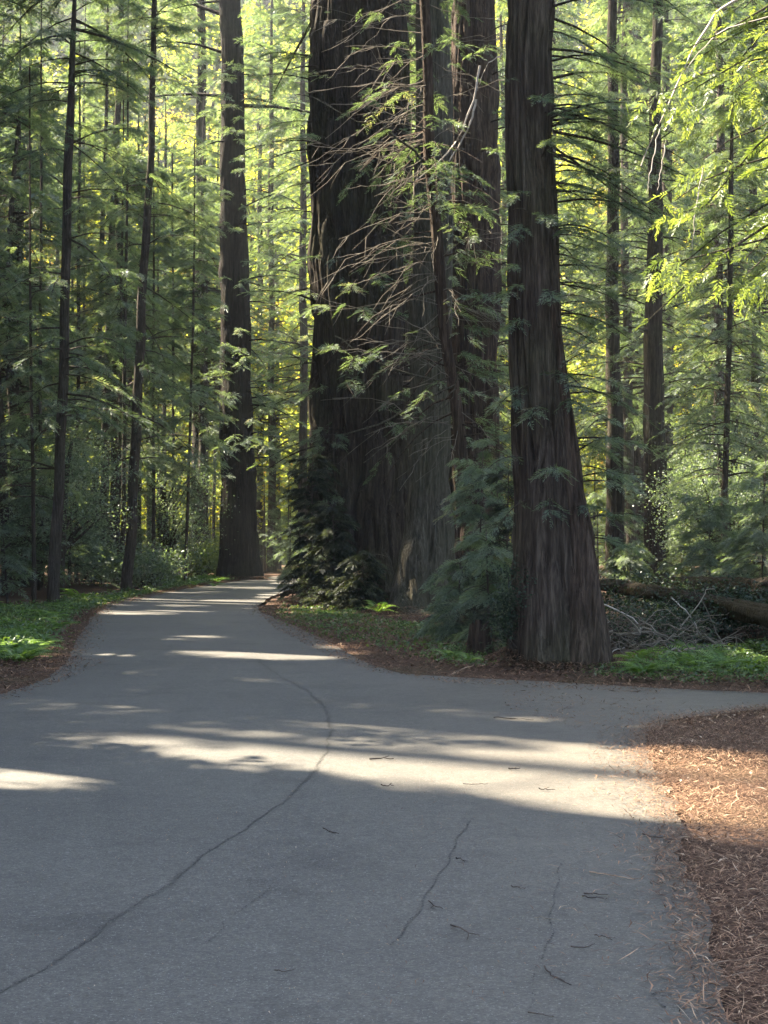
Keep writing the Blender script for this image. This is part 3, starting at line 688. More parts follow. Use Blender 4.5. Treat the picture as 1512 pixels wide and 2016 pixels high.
slender('thinner stem of the close pair beside the leaning orange edged trunk', [(1150, 228, 236), (800, 232, 239), (500, 238, 243)], 69, 24, 5, 40, 1.8, .7, .045, seed=66)
slender('darker stem of the close pair beside the leaning orange edged trunk', [(1152, 238, 248), (800, 240, 248), (500, 246, 252)], 66, 26, 5, 40, 1.8, .7, .045, seed=67)
slender('gently leaning brown trunk with an orange lit edge nearest the thin pair', [(1160, 238, 263), (1080, 246, 268), (900, 252, 273), (700, 266, 286), (500, 276, 293), (300, 289, 303), (0, 300, 311)], 60, 36, 5, 110, 3.0, .7, .042, seed=68)
slender('very thin upright stem standing alone beside the sunny gap', [(1152, 298, 306), (800, 299, 305), (600, 300, 305)], 69, 20, 4, 50, 1.8, .7, .045, seed=69)
slender('very thin crooked stem between the sunny gap and the lone thick redwood', [(1152, 360, 367), (1000, 366, 372), (850, 372, 377), (600, 378, 383)], 69, 20, 5, 50, 2.0, .7, .045, seed=70)
slender('pale grey broad trunk half veiled by foliage behind the lone thick redwood', [(1125, 374, 412), (850, 378, 411), (500, 384, 408), (0, 388, 404)], 100, 46, 10, 110, 4, 1.0, .07, bark='bark', seed=71)
slender('thin distant stem just beyond the lone thick redwood', [(1112, 536, 552), (800, 539, 550), (500, 541, 549)], 125, 34, 10, 70, 3, 1.0, .08, seed=72)
for px, w_, Y, top in [(28, 12, 72, 30), (50, 8, 80, 28), (78, 9, 62, 24), (150, 9, 74, 26), (168, 7, 90, 28), (222, 9, 96, 30), (276, 8, 88, 28), (322, 9, 98, 30), (343, 6, 78, 22), (392, 8, 90, 28), (420, 7, 104, 30), (140, 7, 100, 30), (312, 6, 84, 24)]:
    b_ = HZ+F*CAMH/Y; dx = rng.uniform(-4, 12)
    slender('thin bare dark trunk far in the woods across the road', [(b_, px-w_/2, px+w_/2), (700, px-w_*.4+dx*.6, px+w_*.4+dx*.6), (300, px-w_*.3+dx, px+w_*.3+dx)], Y, top, 10, 26, 1.9, .8, .05, group='thin bare trunks far in the woods across the road', seed=600+px)
# beyond the log
slender('dark narrow trunk with pale edges behind the near end of the fallen log', [(1128, 1194, 1236), (1000, 1194, 1230), (700, 1193, 1220), (400, 1195, 1218), (130, 1197, 1218), (0, 1198, 1216)], 69, 44, 7, 110, 3.4, .7, .045, bark='bark', seed=73)
slender('reddish broad trunk set back between two darker trunks behind the log', [(1120, 1228, 1284), (700, 1226, 1282), (400, 1226, 1281), (0, 1228, 1276)], 105, 52, 14, 110, 4.5, 1.0, .07, bark='bark_red', seed=74)
slender('tall dark trunk ending in shrubs above the middle of the fallen log', [(1120, 1262, 1316), (1000, 1266, 1312), (800, 1268, 1310), (600, 1270, 1306), (300, 1278, 1303), (0, 1285, 1305)], 66, 44, 8, 110, 3.4, .7, .045, bark='bark', seed=75)
slender('greyish trunk tight behind the tall dark trunk above the log', [(1105, 1304, 1328), (700, 1304, 1326), (300, 1302, 1322)], 88, 40, 9, 80, 3.4, .9, .06, seed=76)
slender('stout grey trunk seen between bright foliage over the bulky old log', [(1095, 1396, 1428), (800, 1396, 1426), (580, 1398, 1424), (200, 1402, 1420)], 95, 42, 10, 80, 3.6, .9, .06, bark='bark', seed=77)
slender('thin dark sapling stem standing before the stout grey trunk', [(1100, 1418, 1432), (800, 1426, 1438), (500, 1432, 1443), (350, 1436, 1445)], 52, 18, 4, 70, 2.4, .55, .035, seed=78)

# ------------------------------------------------------------------ near sunlit bough tree beyond the picture's edge
pB = [(-.2, 6.6, 18.5, .3), (8, 6.5, 18.5, .22), (20, 6.3, 18.5, .08)]
litp = []
rootB = tree('redwood_tree', 'near redwood whose sunlit yellow green boughs hang into the upper corner of view', 'tree', None, pB, M['bark_thin'], M['leaf_lit'],
     [dict(z0=5.2, z1=9.6, nb=30, lmax=3.2, lf=.36, nf=34, n_leaf=13, wid=.022, lmin=.7, tilt=.7, az=(2.5, 3.9), droop=.42, rise=.05, limb_r=.007)], nseg=14, dz=.3, seed=80)
cv, cf, ct, off, cl_l = [], [], [], 0, []
for px, py, rr, n in [(1335, 205, .20, 46), (1330, 545, .19, 42), (1465, 200, .27, 46), (1400, 340, .2, 24), (1490, 560, .22, 36), (1485, 70, .3, 44), (1345, 420, .12, 14), (1370, 120, .16, 18)]:
    c = at(px, py, 18.3+rng.uniform(-.15, .15)); o, r = at_h(pB, [min(12, c[2]+rng.uniform(.6, 1.4))])
    lp = wobble_path(o[0], c+np.array([-.1, 0, .15]), 9, .04, -.05); cl_l.append([(lp, np.linspace(.022, .006, 9))])
    P = c+rng.normal(0, 1, (n, 3))*np.array([rr, rr, rr*.6]); D = np.c_[rng.normal(-.25, .55, n), rng.normal(0, .5, n), rng.normal(-.5, .3, n)]
    V, Fq, tn = fronds(P, D, rng.uniform(.14, .27, n), 11, .03, tilt=.8, tint0=rng.normal(.6, .18, n)); cv.append(V); cf.append(Fq+off); ct.append(tn); off += len(V)
mesh_obj('hanging_spray', np.concatenate(cv), np.concatenate(cf), M['leaf_lit'], rootB, tint=np.concatenate(ct))
for bb in cl_l: add_twigs(rootB, 'limb', bb, M['bark_thin'])
db = []
for pts, r0 in [([(1560, -60), (1430, 10), (1405, 30), (1365, 95), (1340, 150), (1290, 260), (1262, 326)], .019), ([(1560, 20), (1420, 60), (1370, 110), (1335, 165)], .010), ([(1300, 250), (1282, 330), (1275, 380)], .008), ([(1312, 275), (1300, 340), (1296, 372)], .008), ([(1385, 330), (1370, 410), (1362, 490)], .010)]:
    P = np.array([at(x, y, 18.3) for x, y in pts]); t = np.linspace(0, 1, 14); tk = np.linspace(0, 1, len(P))
    db.append((np.stack([np.interp(t, tk, P[:, k]) for k in range(3)], -1)+rng.normal(0, .008, (14, 3)), np.linspace(r0, r0*.35, 14)))
for bb in db: add_twigs(rootB, 'dead_bough', [bb], M['twig_pale'])

# ------------------------------------------------------------------ shade trees left of the view
protoN = 0
def shade_tree(x, y, H, z0, rad, seed, group, label, nb=112):
    prof = [(-.3, x, y, .024*H*.8), (1.5, x, y, .016*H), (H*.6, x+rng.normal(0, .4), y, .010*H), (H, x+rng.normal(0, .6), y, .03)]
    return tree('redwood_tree', label, 'tree', group, prof, M['bark'], M['leaf_red'],
        [dict(z0=z0, z1=H-.8, nb=nb, lmax=rad, lf=1.25, nf=18, n_leaf=8, wid=.17, lmin=.45, taper=.5, droop=.3, corridor=58, limb_sides=3)], nseg=10, dz=1.2, seed=seed)
k = 0
for yy in np.arange(14, 112, 6.6):
    for xx in np.arange(-53, -3, 6.6):
        x = xx+rng.uniform(-2, 2); y = yy+rng.uniform(-2, 2)
        if x > -.25*y-2.0: continue
        for _try in range(14):
            hs = np.linspace(3, 34, 140)[:, None]; Gs = np.array([[x, y]])-hs*S[None, :2]/S[2]
            if not any(in_poly(Gs, GAPS[q][0]).any() for q in (0, 1, 2, 4, 5, 7)): break
            x = xx+rng.uniform(-4, 1.5); y = yy+rng.uniform(-3, 3)
        if x > -.25*y-1.5 or (y < 18 and x > -9): continue
        shade_tree(x, y, rng.uniform(40, 54), rng.uniform(8, 13), rng.uniform(6.0, 7.5), 100+k, 'redwoods in the deep woods across the road', 'redwood outside the view added to shade the near road'); k += 1
tree('redwood_tree', 'straight redwood across the road whose shadow edge sweeps over the sunlit lane', 'tree', None, [(-.3, -12.39, 18.0, .55), (1.5, -12.39, 18.0, .42), (22, -12.39, 18.0, .36), (40, -12.3, 18.1, .05)], M['bark'], M['leaf_red'],
    [dict(z0=21, z1=39, nb=70, lmax=5, lf=1.2, nf=16, n_leaf=8, wid=.17, lmin=.45, taper=.5, corridor=58)], nseg=24, dz=.5, seed=77)
for (x, y) in [(-11.5, 11), (-16, 14), (-10, 14), (-20, 21), (-9.5, 9.5), (-13, 8)]:  # trees outside the view, added to close sunny holes on the near road
    hs = np.linspace(3, 34, 140)[:, None]; Gs = np.array([[x, y]])-hs*S[None, :2]/S[2]
    if any(in_poly(Gs, GAPS[q][0]).any() for q in (0, 1, 2, 4, 5, 7)): continue
    shade_tree(x, y, rng.uniform(34, 42), 9, 6.2, 100+k, 'redwoods in the deep woods across the road', 'redwood outside the view added to shade the near road'); k += 1
for (x, y) in [(9, 14), (12, 20), (10.5, 27), (15, 29), (13, 36), (17, 42), (20, 34), (16, 50), (21, 52), (19.5, 62), (25, 66), (24, 78), (28, 88), (18, 18), (23, 24)]:  # trees outside the view, added to cut skylight on the log and foliage
    shade_tree(x, y, rng.uniform(30, 40), rng.uniform(5, 9), 5.6, 100+k, 'redwoods outside the view added to cut skylight beyond the fallen log', 'redwood outside the view added to cut skylight beyond the fallen log', 60); k += 1
for (x, y) in [(-15.6, 51), (-17.5, 54), (-15, 47.5)]:  # trees outside the view, added to block sun leaking onto the mossy trunk
    shade_tree(x, y, 48, 11, 6.5, 200+k, 'redwoods in the deep woods across the road', 'redwood outside the view added to shade the near road', 140); k += 1
# mid-depth fillers in the woods across the road and behind the clump
for (x, y, H) in [(-15.5, 66, 22), (-18, 76, 24), (-20.5, 88, 27), (-15, 92, 25), (-12.5, 104, 27), (-22, 104, 28), (-5, 96, 44), (-2.5, 112, 44), (3, 100, 46), (5.5, 116, 44), (10.5, 96, 42), (17, 112, 44), (20, 92, 40), (24, 106, 44), (-9.5, 118, 44), (-17.5, 58, 24), (-13, 74, 22), (-10.5, 88, 24), (-26, 96, 32), (-17, 112, 28), (-4, 104, 46), (13.5, 84, 42), (16, 74, 38), (19.5, 80, 40), (12, 108, 46), (8, 108, 46), (-27, 118, 46), (-24, 124, 48), (-31, 126, 50), (1.15, 60, 40), (3.3, 66, 42), (.9, 56, 26), (2.0, 72, 38), (1.5, 84, 44), (15.5, 98, 44), (22.5, 98, 42), (-8, 110, 46)]:
    prof = [(-.3, x, y, .42), (2, x, y, .30), (H*.6, x+rng.normal(0, .4), y, .2), (H, x, y, .03)]
    tree('redwood_tree', 'slim redwood half hidden among the far foliage', 'tree', 'slim redwoods among the far foliage', prof, M['bark_thin'], M['leaf_red'],
        [dict(z0=8.5, z1=H-1, nb=160, lmax=4.6, lf=.72, tilt=.5, nf=26, n_leaf=10, wid=.07, lmin=.45, droop=.36, taper=.5)], nseg=12, dz=.8, seed=300+int(abs(x)*3))

# ------------------------------------------------------------------ young understory redwoods
protos = []
for i in range(6):
    H = [2.6, 3.6, 4.8, 6.0, 7.5, 9.0][i]
    prof = [(0, 0, 0, .012*H+.01), (H, rng.normal(0, .15), rng.normal(0, .15), .008)]
    r_ = tree('young_redwood', 'x', 'tree', 'young redwoods filling the understory', prof, M['bark_thin'], M['leaf_blue'],
        [dict(z0=.3+.12*H, z1=H*.97, nb=int(16+6*H), lmax=.75+.16*H, lf=.48, nf=13, n_leaf=12, wid=.034, lmin=.15, droop=.38, rise=.2, carve_it=False, limb_r=.008)], nseg=8, dz=.6, seed=400+i)
    protos.append(r_)
used = set()
YL = 'small feathery young redwood under the tall trees across the road'
YR = 'small feathery young redwood under the trees beyond the fallen log'
def young(px, py, i, rz, label, group, sc=1.0):
    g = gd(px, py)
    if i in used: o = copy_tree(protos[i])
    else: o = protos[i]; used.add(i)
    o.location = (g[0], g[1], -.03); o.rotation_euler = (0, 0, rz); o.scale = (sc, sc, sc)
    o['label'] = label; o['group'] = group
GL, GR = 'young redwoods filling the understory across the road', 'young redwoods beyond the fallen log'
for px, py, i in [(20, 1160, 3), (55, 1150, 4), (140, 1160, 2), (165, 1140, 4), (40, 1140, 5), (120, 1135, 5), (225, 1130, 4), (340, 1130, 3), (375, 1136, 2), (415, 1125, 3), (310, 1140, 2), (-10, 1130, 5), (60, 1172, 1), (20, 1185, 0), (205, 1148, 1), (270, 1148, 0), (520, 1126, 4), (550, 1120, 5), (570, 1124, 5), (590, 1128, 4), (535, 1117, 5), (565, 1138, 2)]:
    young(px+rng.uniform(-6, 6), py+rng.uniform(-2, 2), i, rng.uniform(0, 6.28), YL, GL, rng.uniform(.85, 1.2))
for px, py, i in [(1215, 1140, 3), (1340, 1150, 4), (1400, 1150, 4), (1470, 1165, 3), (1440, 1140, 5), (1500, 1140, 5), (1380, 1132, 5), (1250, 1132, 4), (1180, 1150, 2), (1340, 1125, 5), (1520, 1160, 4), (1290, 1140, 2), (1480, 1128, 5), (1330, 1118, 5), (1420, 1170, 2), (1360, 1165, 1), (1500, 1180, 2), (1165, 1128, 5), (1010, 1125, 5)]:
    young(px+rng.uniform(-6, 6), py+rng.uniform(-2, 2), i, rng.uniform(0, 6.28), YR, GR, rng.uniform(.85, 1.2))
for i, o in enumerate(protos):
    if i not in used: young(1260, 1150, i, 0, YR, GR)

# ------------------------------------------------------------------ sunlit broadleaf trees beyond
def maple(x, y, H, rad, n, size, label, group, leaf='leaf_maple', z0=2.0, name='maple_tree'):
    root = empty(name, label, 'tree', group, (x, y, float(gheight(np.array([x]), np.array([y]))[0])))
    zb = root.location.z
    nc = 46; cen = []
    while len(cen) < nc:
        q = rng.uniform(-1, 1, 3)
        if q@q < 1: cen.append(np.array([x+q[0]*rad, y+q[1]*rad, zb+z0+(q[2]*.5+.5)*(H-z0)]))
    cen = np.array(cen)
    i = rng.integers(0, nc, n); P = cen[i]+rng.normal(0, 1, (n, 3))*np.array([1.0, 1.0, .65])*rad*.24
    ctint = rng.normal(.42, .27, nc)
    keep = P[:, 2] > zb+.3
    V, Fq, tn = leaf_cloud(P[keep], size, ctint[i][keep], .9)
    mesh_obj('crown', V, Fq, M[leaf], root, tint=tn)
    prof = [(zb-.5, x, y, .35), (zb+H*.5, x+rng.normal(0, .6), y, .22), (zb+H*.92, x+rng.normal(0, .8), y, .05)]
    paths = []
    for c in cen[::2]:
        o, r = at_h(prof, [max(zb+1, c[2]-rng.uniform(1, 4))]); paths.append((wobble_path(o[0], c, 5, .05, -.05), np.linspace(.1, .02, 5)))
    V, Fq = join([trunk_geo(prof, 10, .8, .05, .3, int(abs(x)*7)+1), tubes(paths, 3)])
    mesh_obj('trunk', V, Fq, M['bark_thin'], root, smooth=True)
k = 0
for yy in (116, 129, 143):
    for xx in np.arange(-.27*yy, .28*yy, 7.5):
        x = xx+rng.uniform(-2.5, 2.5); y = yy+rng.uniform(-4, 4)
        maple(x, y, rng.uniform(.30, .52)*y*(.55 if yy == 116 else .85), rng.uniform(4.2, 6.0), 9000, .30, 'sunlit yellow green broadleaf tree far behind the shaded trunks', 'sunlit broadleaf trees far behind the trunks'); k += 1

for x, y, H, rad in [(-11.8, 55, 6, 2.2), (-15, 66, 8, 2.6), (-10.6, 76, 7, 2.4), (12.6, 56, 6, 2.4), (15.0, 66, 8, 2.8), (-18.5, 80, 9, 3)]:
    maple(x, y, H, rad, 13000, .085, 'shaded broadleaf sapling among the young redwoods', 'broadleaf saplings among the young redwoods', 'leaf_blue', .8, 'broadleaf_sapling')
# far wood on the rising slope (stuff)
n = 330000
x = rng.uniform(-92, 92, n); y = rng.uniform(158, 275, n); hh = gheight(x, y)
clump = np.sin(x*.5)*np.sin(y*.35)+np.sin(x*.21+2)*np.sin(y*.17+1)
z = hh+rng.random(n)**1.2*(10+9*clump+rng.uniform(0, 6, n)).clip(2)
V, Fq, tn = leaf_cloud(np.c_[x, y, z], 1.15, .45+.18*clump, .8)
mesh_obj('far_woods', V, Fq, M['leaf_far'], tint=tn, kind='stuff')

# ------------------------------------------------------------------ shrubs
def shrub(name, label, px, py, Y, w, h, n, size, leaf, nstem=9, group=None, dens=.16, flat=.6, nclump=34, tint=.42):
    b = gd(px, py) if Y is None else at(px, py, Y); b[2] = 0
    root = empty(name, label, 'shrub', group, tuple(b))
    cen = []
    while len(cen) < nclump:
        q = rng.uniform(-1, 1, 3)
        if q@q < 1 : cen.append(b+np.array([q[0]*w/2*(1.1-.45*(q[2]*.5+.5)), q[1]*w/2, h*(.06+.9*(q[2]*.5+.5))]))
    cen = np.array(cen); i = rng.integers(0, nclump, n)
    P = cen[i]+rng.normal(0, 1, (n, 3))*w*dens*np.array([1, 1, .8]); P = P[P[:, 2] > .02]
    V, Fq, tn = leaf_cloud(P, size, tint+rng.normal(0, .1, len(P)), flat)
    mesh_obj('foliage', V, Fq, M[leaf], root, tint=tn)
    paths = [(wobble_path(b+np.r_[rng.normal(0, w*.08, 2), 0], c, 6, .05, -.04), np.linspace(.016, .004, 6)) for c in cen[:nstem*2]]
    V, Fq = tubes(paths, 4); mesh_obj('stem', V, Fq, M['twig_dark'], root, tint=rng.random(len(Fq)))
    return root
def bush(name, label, px, py, w, h, leaf='leaf_red', nb=80, lf=.25, wid=.016, group=None, n_leaf=13, nf=24, bare=.1):
    b = gd(px, py)
    prof = [(-.05, b[0], b[1], .03), (h, b[0]+rng.normal(0, .1), b[1], .006)]
    return tree(name, label, 'shrub', group, prof, M['bark_thin'], M[leaf],
        [dict(z0=.1, z1=h*.97, nb=nb, lmax=w/2, lf=lf, nf=nf, n_leaf=n_leaf, wid=wid, lmin=.6, droop=.42, rise=.25, tilt=.7, carve_it=False, limb_r=.007, bare=bare)], nseg=8, dz=.4, seed=int(px))
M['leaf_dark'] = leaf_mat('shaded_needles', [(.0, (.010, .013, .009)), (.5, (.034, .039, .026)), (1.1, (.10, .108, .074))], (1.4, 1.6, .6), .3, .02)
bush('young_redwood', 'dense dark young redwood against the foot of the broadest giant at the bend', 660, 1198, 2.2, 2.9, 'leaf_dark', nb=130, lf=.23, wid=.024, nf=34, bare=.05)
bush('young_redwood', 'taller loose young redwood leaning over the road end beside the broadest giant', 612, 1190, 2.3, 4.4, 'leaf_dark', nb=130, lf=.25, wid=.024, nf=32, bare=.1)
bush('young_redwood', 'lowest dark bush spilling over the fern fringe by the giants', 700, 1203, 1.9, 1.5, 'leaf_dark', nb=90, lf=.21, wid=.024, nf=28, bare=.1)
bush('young_redwood', 'grey twiggy young redwood rising over the darker bushes at the bend', 645, 1186, 2.4, 5.6, 'leaf_blue', nb=90, lf=.38, wid=.026, nf=16, bare=.4)
bush('young_redwood', 'small spreading redwood bush in front of the mossy trunk foot', 900, 1266, 1.7, 1.5, nb=56, lf=.3, wid=.016)
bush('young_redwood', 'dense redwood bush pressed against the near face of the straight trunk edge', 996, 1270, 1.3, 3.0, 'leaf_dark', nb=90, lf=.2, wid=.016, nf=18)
bush('young_redwood', 'feathery young redwood bush between the mossy trunk and the straight trunk', 940, 1262, 2.0, 3.3, nb=70)
bush('young_redwood', 'low drooping redwood bush touching the straight trunk near the stump', 965, 1290, 1.3, 1.9, nb=50, lf=.3, wid=.014)
bush('young_redwood', 'tall thin redwood bush rising close behind the straight trunk', 985, 1240, 1.6, 4.2, nb=60, bare=.3)
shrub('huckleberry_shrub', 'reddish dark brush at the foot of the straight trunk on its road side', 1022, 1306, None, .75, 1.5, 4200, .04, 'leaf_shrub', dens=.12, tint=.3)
bush('young_redwood', 'grey green redwood bush above the mossy end of the log', 1400, 1185, 3.4, 3.2, 'leaf_blue', nb=70, lf=.45, wid=.024)
bush('young_redwood', 'grey green redwood bush at the picture edge over the bulky old log', 1500, 1200, 3.0, 3.6, 'leaf_blue', nb=70, lf=.45, wid=.024)
bush('young_redwood', 'low bush behind the log just past the straight trunk', 1235, 1168, 2.2, 1.8, 'leaf_blue', nb=46, lf=.42, wid=.024)
bush('young_redwood', 'small leafy bush at the road bend in front of the dark shrub', 575, 1180, 1.7, 1.3, 'leaf_blue', nb=30, lf=.36, wid=.024, bare=.3)
shrub('huckleberry_shrub', 'bright leafy shrub lit beside the lone thick redwood', 395, 1138, None, 3.6, 1.9, 4500, .15, 'leaf_lit', dens=.15)
shrub('huckleberry_shrub', 'grey green shrub at the foot of the leaning orange edged trunk', 290, 1156, None, 3.2, 1.5, 4200, .13, 'leaf_blue', dens=.15)
shrub('huckleberry_shrub', 'grey green shrub between the straight trunk and the thin pair', 175, 1152, None, 3.4, 2.2, 5000, .12, 'leaf_blue', dens=.15)

# ------------------------------------------------------------------ logs, stump, brush
def log(label, p0, p1, r0, r1, bark, seed, sides=40):
    p0, p1 = np.array(p0), np.array(p1); ax = p1-p0; Ln = np.linalg.norm(ax); d = ax/Ln
    V, Fq = trunk_geo([(0, 0, 0, r0), (Ln*.5, .03, .05, (r0+r1)/2), (Ln, 0, 0, r1)], sides, .05, .22, .12, seed, rough_z=1.2, burls=0)
    zx = np.array([0, 0, 1.]); a = norm(np.cross(d, zx)); b = np.cross(a, d)
    W = p0+V[:, :1]*a+V[:, 1:2]*b+V[:, 2:]*d
    n = len(W); caps = np.vstack([p0, p1]); W = np.vstack([W, caps])
    j = np.arange(sides); t0 = np.stack([np.full(sides, n), (j+1) % sides, j], -1); m = n-sides
    t1 = np.stack([np.full(sides, n+1), m+j, m+(j+1) % sides], -1)
    root = empty('fallen_log', label, 'log', None, tuple(p0))
    mesh_obj('bark', W, [Fq, t0, t1], bark, root, smooth=True)
    return root, p0, d
r_, p0, d_ = log('long fallen log with a mossy top sloping down from behind the straight trunk', at(1120, 1140, 31), at(1720, 1252, 20.5), .11, .24, M['bark_log'], 91)
tw = []
for f in (.35, .5, .62, .8):
    q = p0+d_*f*11.5; tw.append((wobble_path(q, q+np.array([rng.normal(0, .2), -.3, rng.uniform(-.3, .4)]), 5, .1), np.linspace(.014, .004, 5)))
for bb in tw: add_twigs(r_, 'branch_stub', [bb], M['twig_grey'])
log('bulky grey old log lying behind the mossy fallen log', at(1300, 1166, 33), at(1800, 1182, 27), .30, .34, M['bark_log'], 92)
log('short dark rotten log under the brush tangle beside the straight trunk', at(1190, 1262, 24.5), at(1330, 1240, 27.5), .22, .24, M['bark_red'], 93)
log('dark rotten log in the hollow beneath the mossy fallen log', at(1340, 1268, 25.5), at(1700, 1275, 23.5), .20, .22, M['bark_red'], 94)
shrub('huckleberry_shrub', 'dark scrub added as the shade of the hollow under the mossy fallen log', 1425, 1272, None, 2.2, .95, 7000, .05, 'leaf_shrub', dens=.10, tint=.2, nclump=44)  # dark leaves here and at the edge stand in for the hollow's shade
shrub('huckleberry_shrub', 'dark scrub added as hollow shade at the picture edge under the mossy fallen log', 1540, 1275, None, 2.0, .9, 6000, .05, 'leaf_shrub', dens=.10, tint=.2, nclump=40)
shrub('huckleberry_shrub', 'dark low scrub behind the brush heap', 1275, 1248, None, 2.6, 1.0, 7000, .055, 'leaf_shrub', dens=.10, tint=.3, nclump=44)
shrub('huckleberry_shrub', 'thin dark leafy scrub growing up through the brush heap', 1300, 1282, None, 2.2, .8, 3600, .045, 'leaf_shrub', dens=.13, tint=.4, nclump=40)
# stump
b = gd(938, 1292); root = empty('tree_stump', 'small dark broken stump in the ferns beside the straight trunk', 'stump', None, tuple(b))
V, Fq = trunk_geo([(-.1, b[0], b[1], .22), (.2, b[0], b[1], .18), (.5, b[0]+.02, b[1], .17)], 40, .04, .2, .08, 95, 5, .4, .2)
top = V[-40:]; V = np.vstack([V[:-40], top+np.c_[np.zeros((40, 2)), rng.uniform(-.08, .06, 40)], [[b[0], b[1], .34]]]); nn = len(V)-1; j = np.arange(40)
mesh_obj('bark', V, [Fq, np.stack([np.full(40, nn), nn-40+j, nn-40+(j+1) % 40], -1)], M['bark_red'], root, smooth=False)

# brush tangle: one heap of dead branches
tw = []
for _ in range(320):
    g = gd(rng.uniform(1180, 1420), rng.uniform(1262, 1298)); z = rng.uniform(.02, .55)*rng.random()**.4
    p = np.array([g[0], g[1], z]); a = rng.uniform(0, 6.28); ln = rng.uniform(.25, 1.0)
    e = p+np.array([math.cos(a)*ln, math.sin(a)*ln*.6, rng.normal(0, .3)*ln]); e[2] = max(.02, e[2])
    tw.append((wobble_path(p, e, 7, .16, rng.uniform(-.25, .1)), np.linspace(.012, .003, 7)*rng.uniform(.3, 1.2)*(2.6 if rng.random() < .06 else 1)))
V, Fq = tubes(tw, 4)
tag(mesh_obj('brush_heap', V, Fq, M['twig_grey'], tint=np.clip(np.repeat(rng.random(len(tw)), 24)[:len(Fq)]*.8, 0, 1), smooth=True), 'tangled heap of dead grey branches beside the straight trunk under the log', 'brush')
def stick(label, pts, Y, r, mat='twig_pale', group=None):
    P = np.array([at(x, y, Y) for x, y in pts]); t = np.linspace(0, 1, 10); tk = np.linspace(0, 1, len(P))
    V, Fq = tubes([(np.stack([np.interp(t, tk, P[:, k]) for k in range(3)], -1)+rng.normal(0, .006, (10, 3)), np.linspace(r, r*.5, 10))], 6)
    return tag(mesh_obj('dead_branch', V, Fq, M[mat], smooth=True, tint=rng.random(len(Fq))), label, 'branch', group)
stick('straight pale stick leaning from the ferns up against the mossy fallen log', [(1430, 1288), (1408, 1240), (1380, 1176)], 23.5, .014, 'twig_grey')
stick('curved thin pale branch arching down in front of the brush heap', [(1322, 1177), (1350, 1200), (1372, 1232), (1370, 1270)], 23.8, .010)
stick('pale branch with a thick bleached end across the rotten log', [(1175, 1184), (1220, 1204), (1252, 1222), (1262, 1236), (1258, 1250)], 23.5, .014)
stick('short pale curved twig at the foot of the straight trunk', [(1195, 1298), (1208, 1282), (1230, 1274)], 22.4, .010)
stick('short upright broken stick standing in the ferns below the hollow', [(1452, 1310), (1449, 1290), (1449, 1252)], 22.5, .010, 'twig_grey')
stick('light brown stick lying on the litter near the stump', [(885, 1331), (905, 1318), (934, 1309)], 19.8, .014, 'twig_tan')

# ------------------------------------------------------------------ ferns
def fern_geo(nfr, ln, seed):
    Vs, Fs, Ts, off = [], [], [], 0
    for k in range(nfr):
        a = k*2.4+rng.normal(0, .25); l = ln*rng.uniform(.7, 1.15); n = 18
        t = (np.arange(n)+.5)/n; el = rng.uniform(.7, 1.25)
        d = np.array([math.cos(a), math.sin(a), 0]); s = np.array([-math.sin(a), math.cos(a), 0])
        c = d*(l*(t*math.cos(el)+.42*t*t))[:, None]+np.array([0, 0, 1.])*(l*(t*math.sin(el)-.62*t*t))[:, None]
        lw = l*.17*np.sin(np.pi*(t*.86+.12))**.7
        tn = np.clip(rng.normal(.5, .2), 0, 1)
        for sg in (-1, 1):
            dirv = s*sg+d*.35; tip = c+dirv*lw[:, None]-np.array([0, 0, 1])*(lw*.25)[:, None]
            tang = np.gradient(c, axis=0); w = tang*.36
            m = c+dirv*(lw*.4)[:, None]
            V = np.stack([c, m+w, tip, m-w], 1).reshape(-1, 3); Vs.append(V); Fs.append(np.arange(n*4).reshape(-1, 4)+off); off += n*4; Ts.append(np.clip(tn+rng.normal(0, .06, n), 0, 1))
    return np.concatenate(Vs), np.concatenate(Fs), np.concatenate(Ts)
fern_me = []
for i in range(4):
    V, Fq, tn = fern_geo([11, 14, 9, 12][i], [.62, .75, .5, .68][i], i)
    fern_me.append(mesh_obj('fern', V, Fq, M['fern'], tint=tn))
fu = set()
def fern(px, py, sc, label, group=None):
    i = random.randrange(4); g = gd(px, py)
    if i in fu: o = fern_me[i].copy(); C.objects.link(o)
    else: o = fern_me[i]; fu.add(i)
    o.location = (g[0], g[1], .0); o.rotation_euler = (rng.normal(0, .08), rng.normal(0, .08), rng.uniform(0, 6.28)); o.scale = (sc,)*3
    tag(o, label, 'fern', group)
fern(155, 1184, 1.9, 'bright sunlit upright fern at the foot of the straight trunk')
fern(205, 1186, 1.0, 'low sunlit fern at the road edge past the tallest bright fern')
fern(745, 1206, 1.2, 'long bladed fern beside the dark shrub below the giants')
for _ in range(100):
    py = rng.uniform(1192, 1304); px = rng.uniform(-80, 150-(py-1196)*.8); fern(px, py, rng.uniform(.38, .8), 'green fern in the lush bank beside the road', 'ferns in the lush green bank across the road')
for _ in range(10):
    fern(rng.uniform(270, 430), rng.uniform(1142, 1156), rng.uniform(.9, 1.5), 'small fern along the verge before the lone thick redwood', 'ferns along the verge before the lone redwood')
for _ in range(44):
    fern(rng.uniform(1250, 1600), rng.uniform(1276, 1334), rng.uniform(.45, .9), 'low green fern below the fallen log', 'ferns below the fallen log')
for px, py in [(600, 1206), (640, 1212), (690, 1208), (840, 1244), (868, 1250), (890, 1300), (925, 1306)]:
    fern(px, py, .55, 'tiny fern in the litter strip in front of the giants', 'tiny ferns in front of the giants')

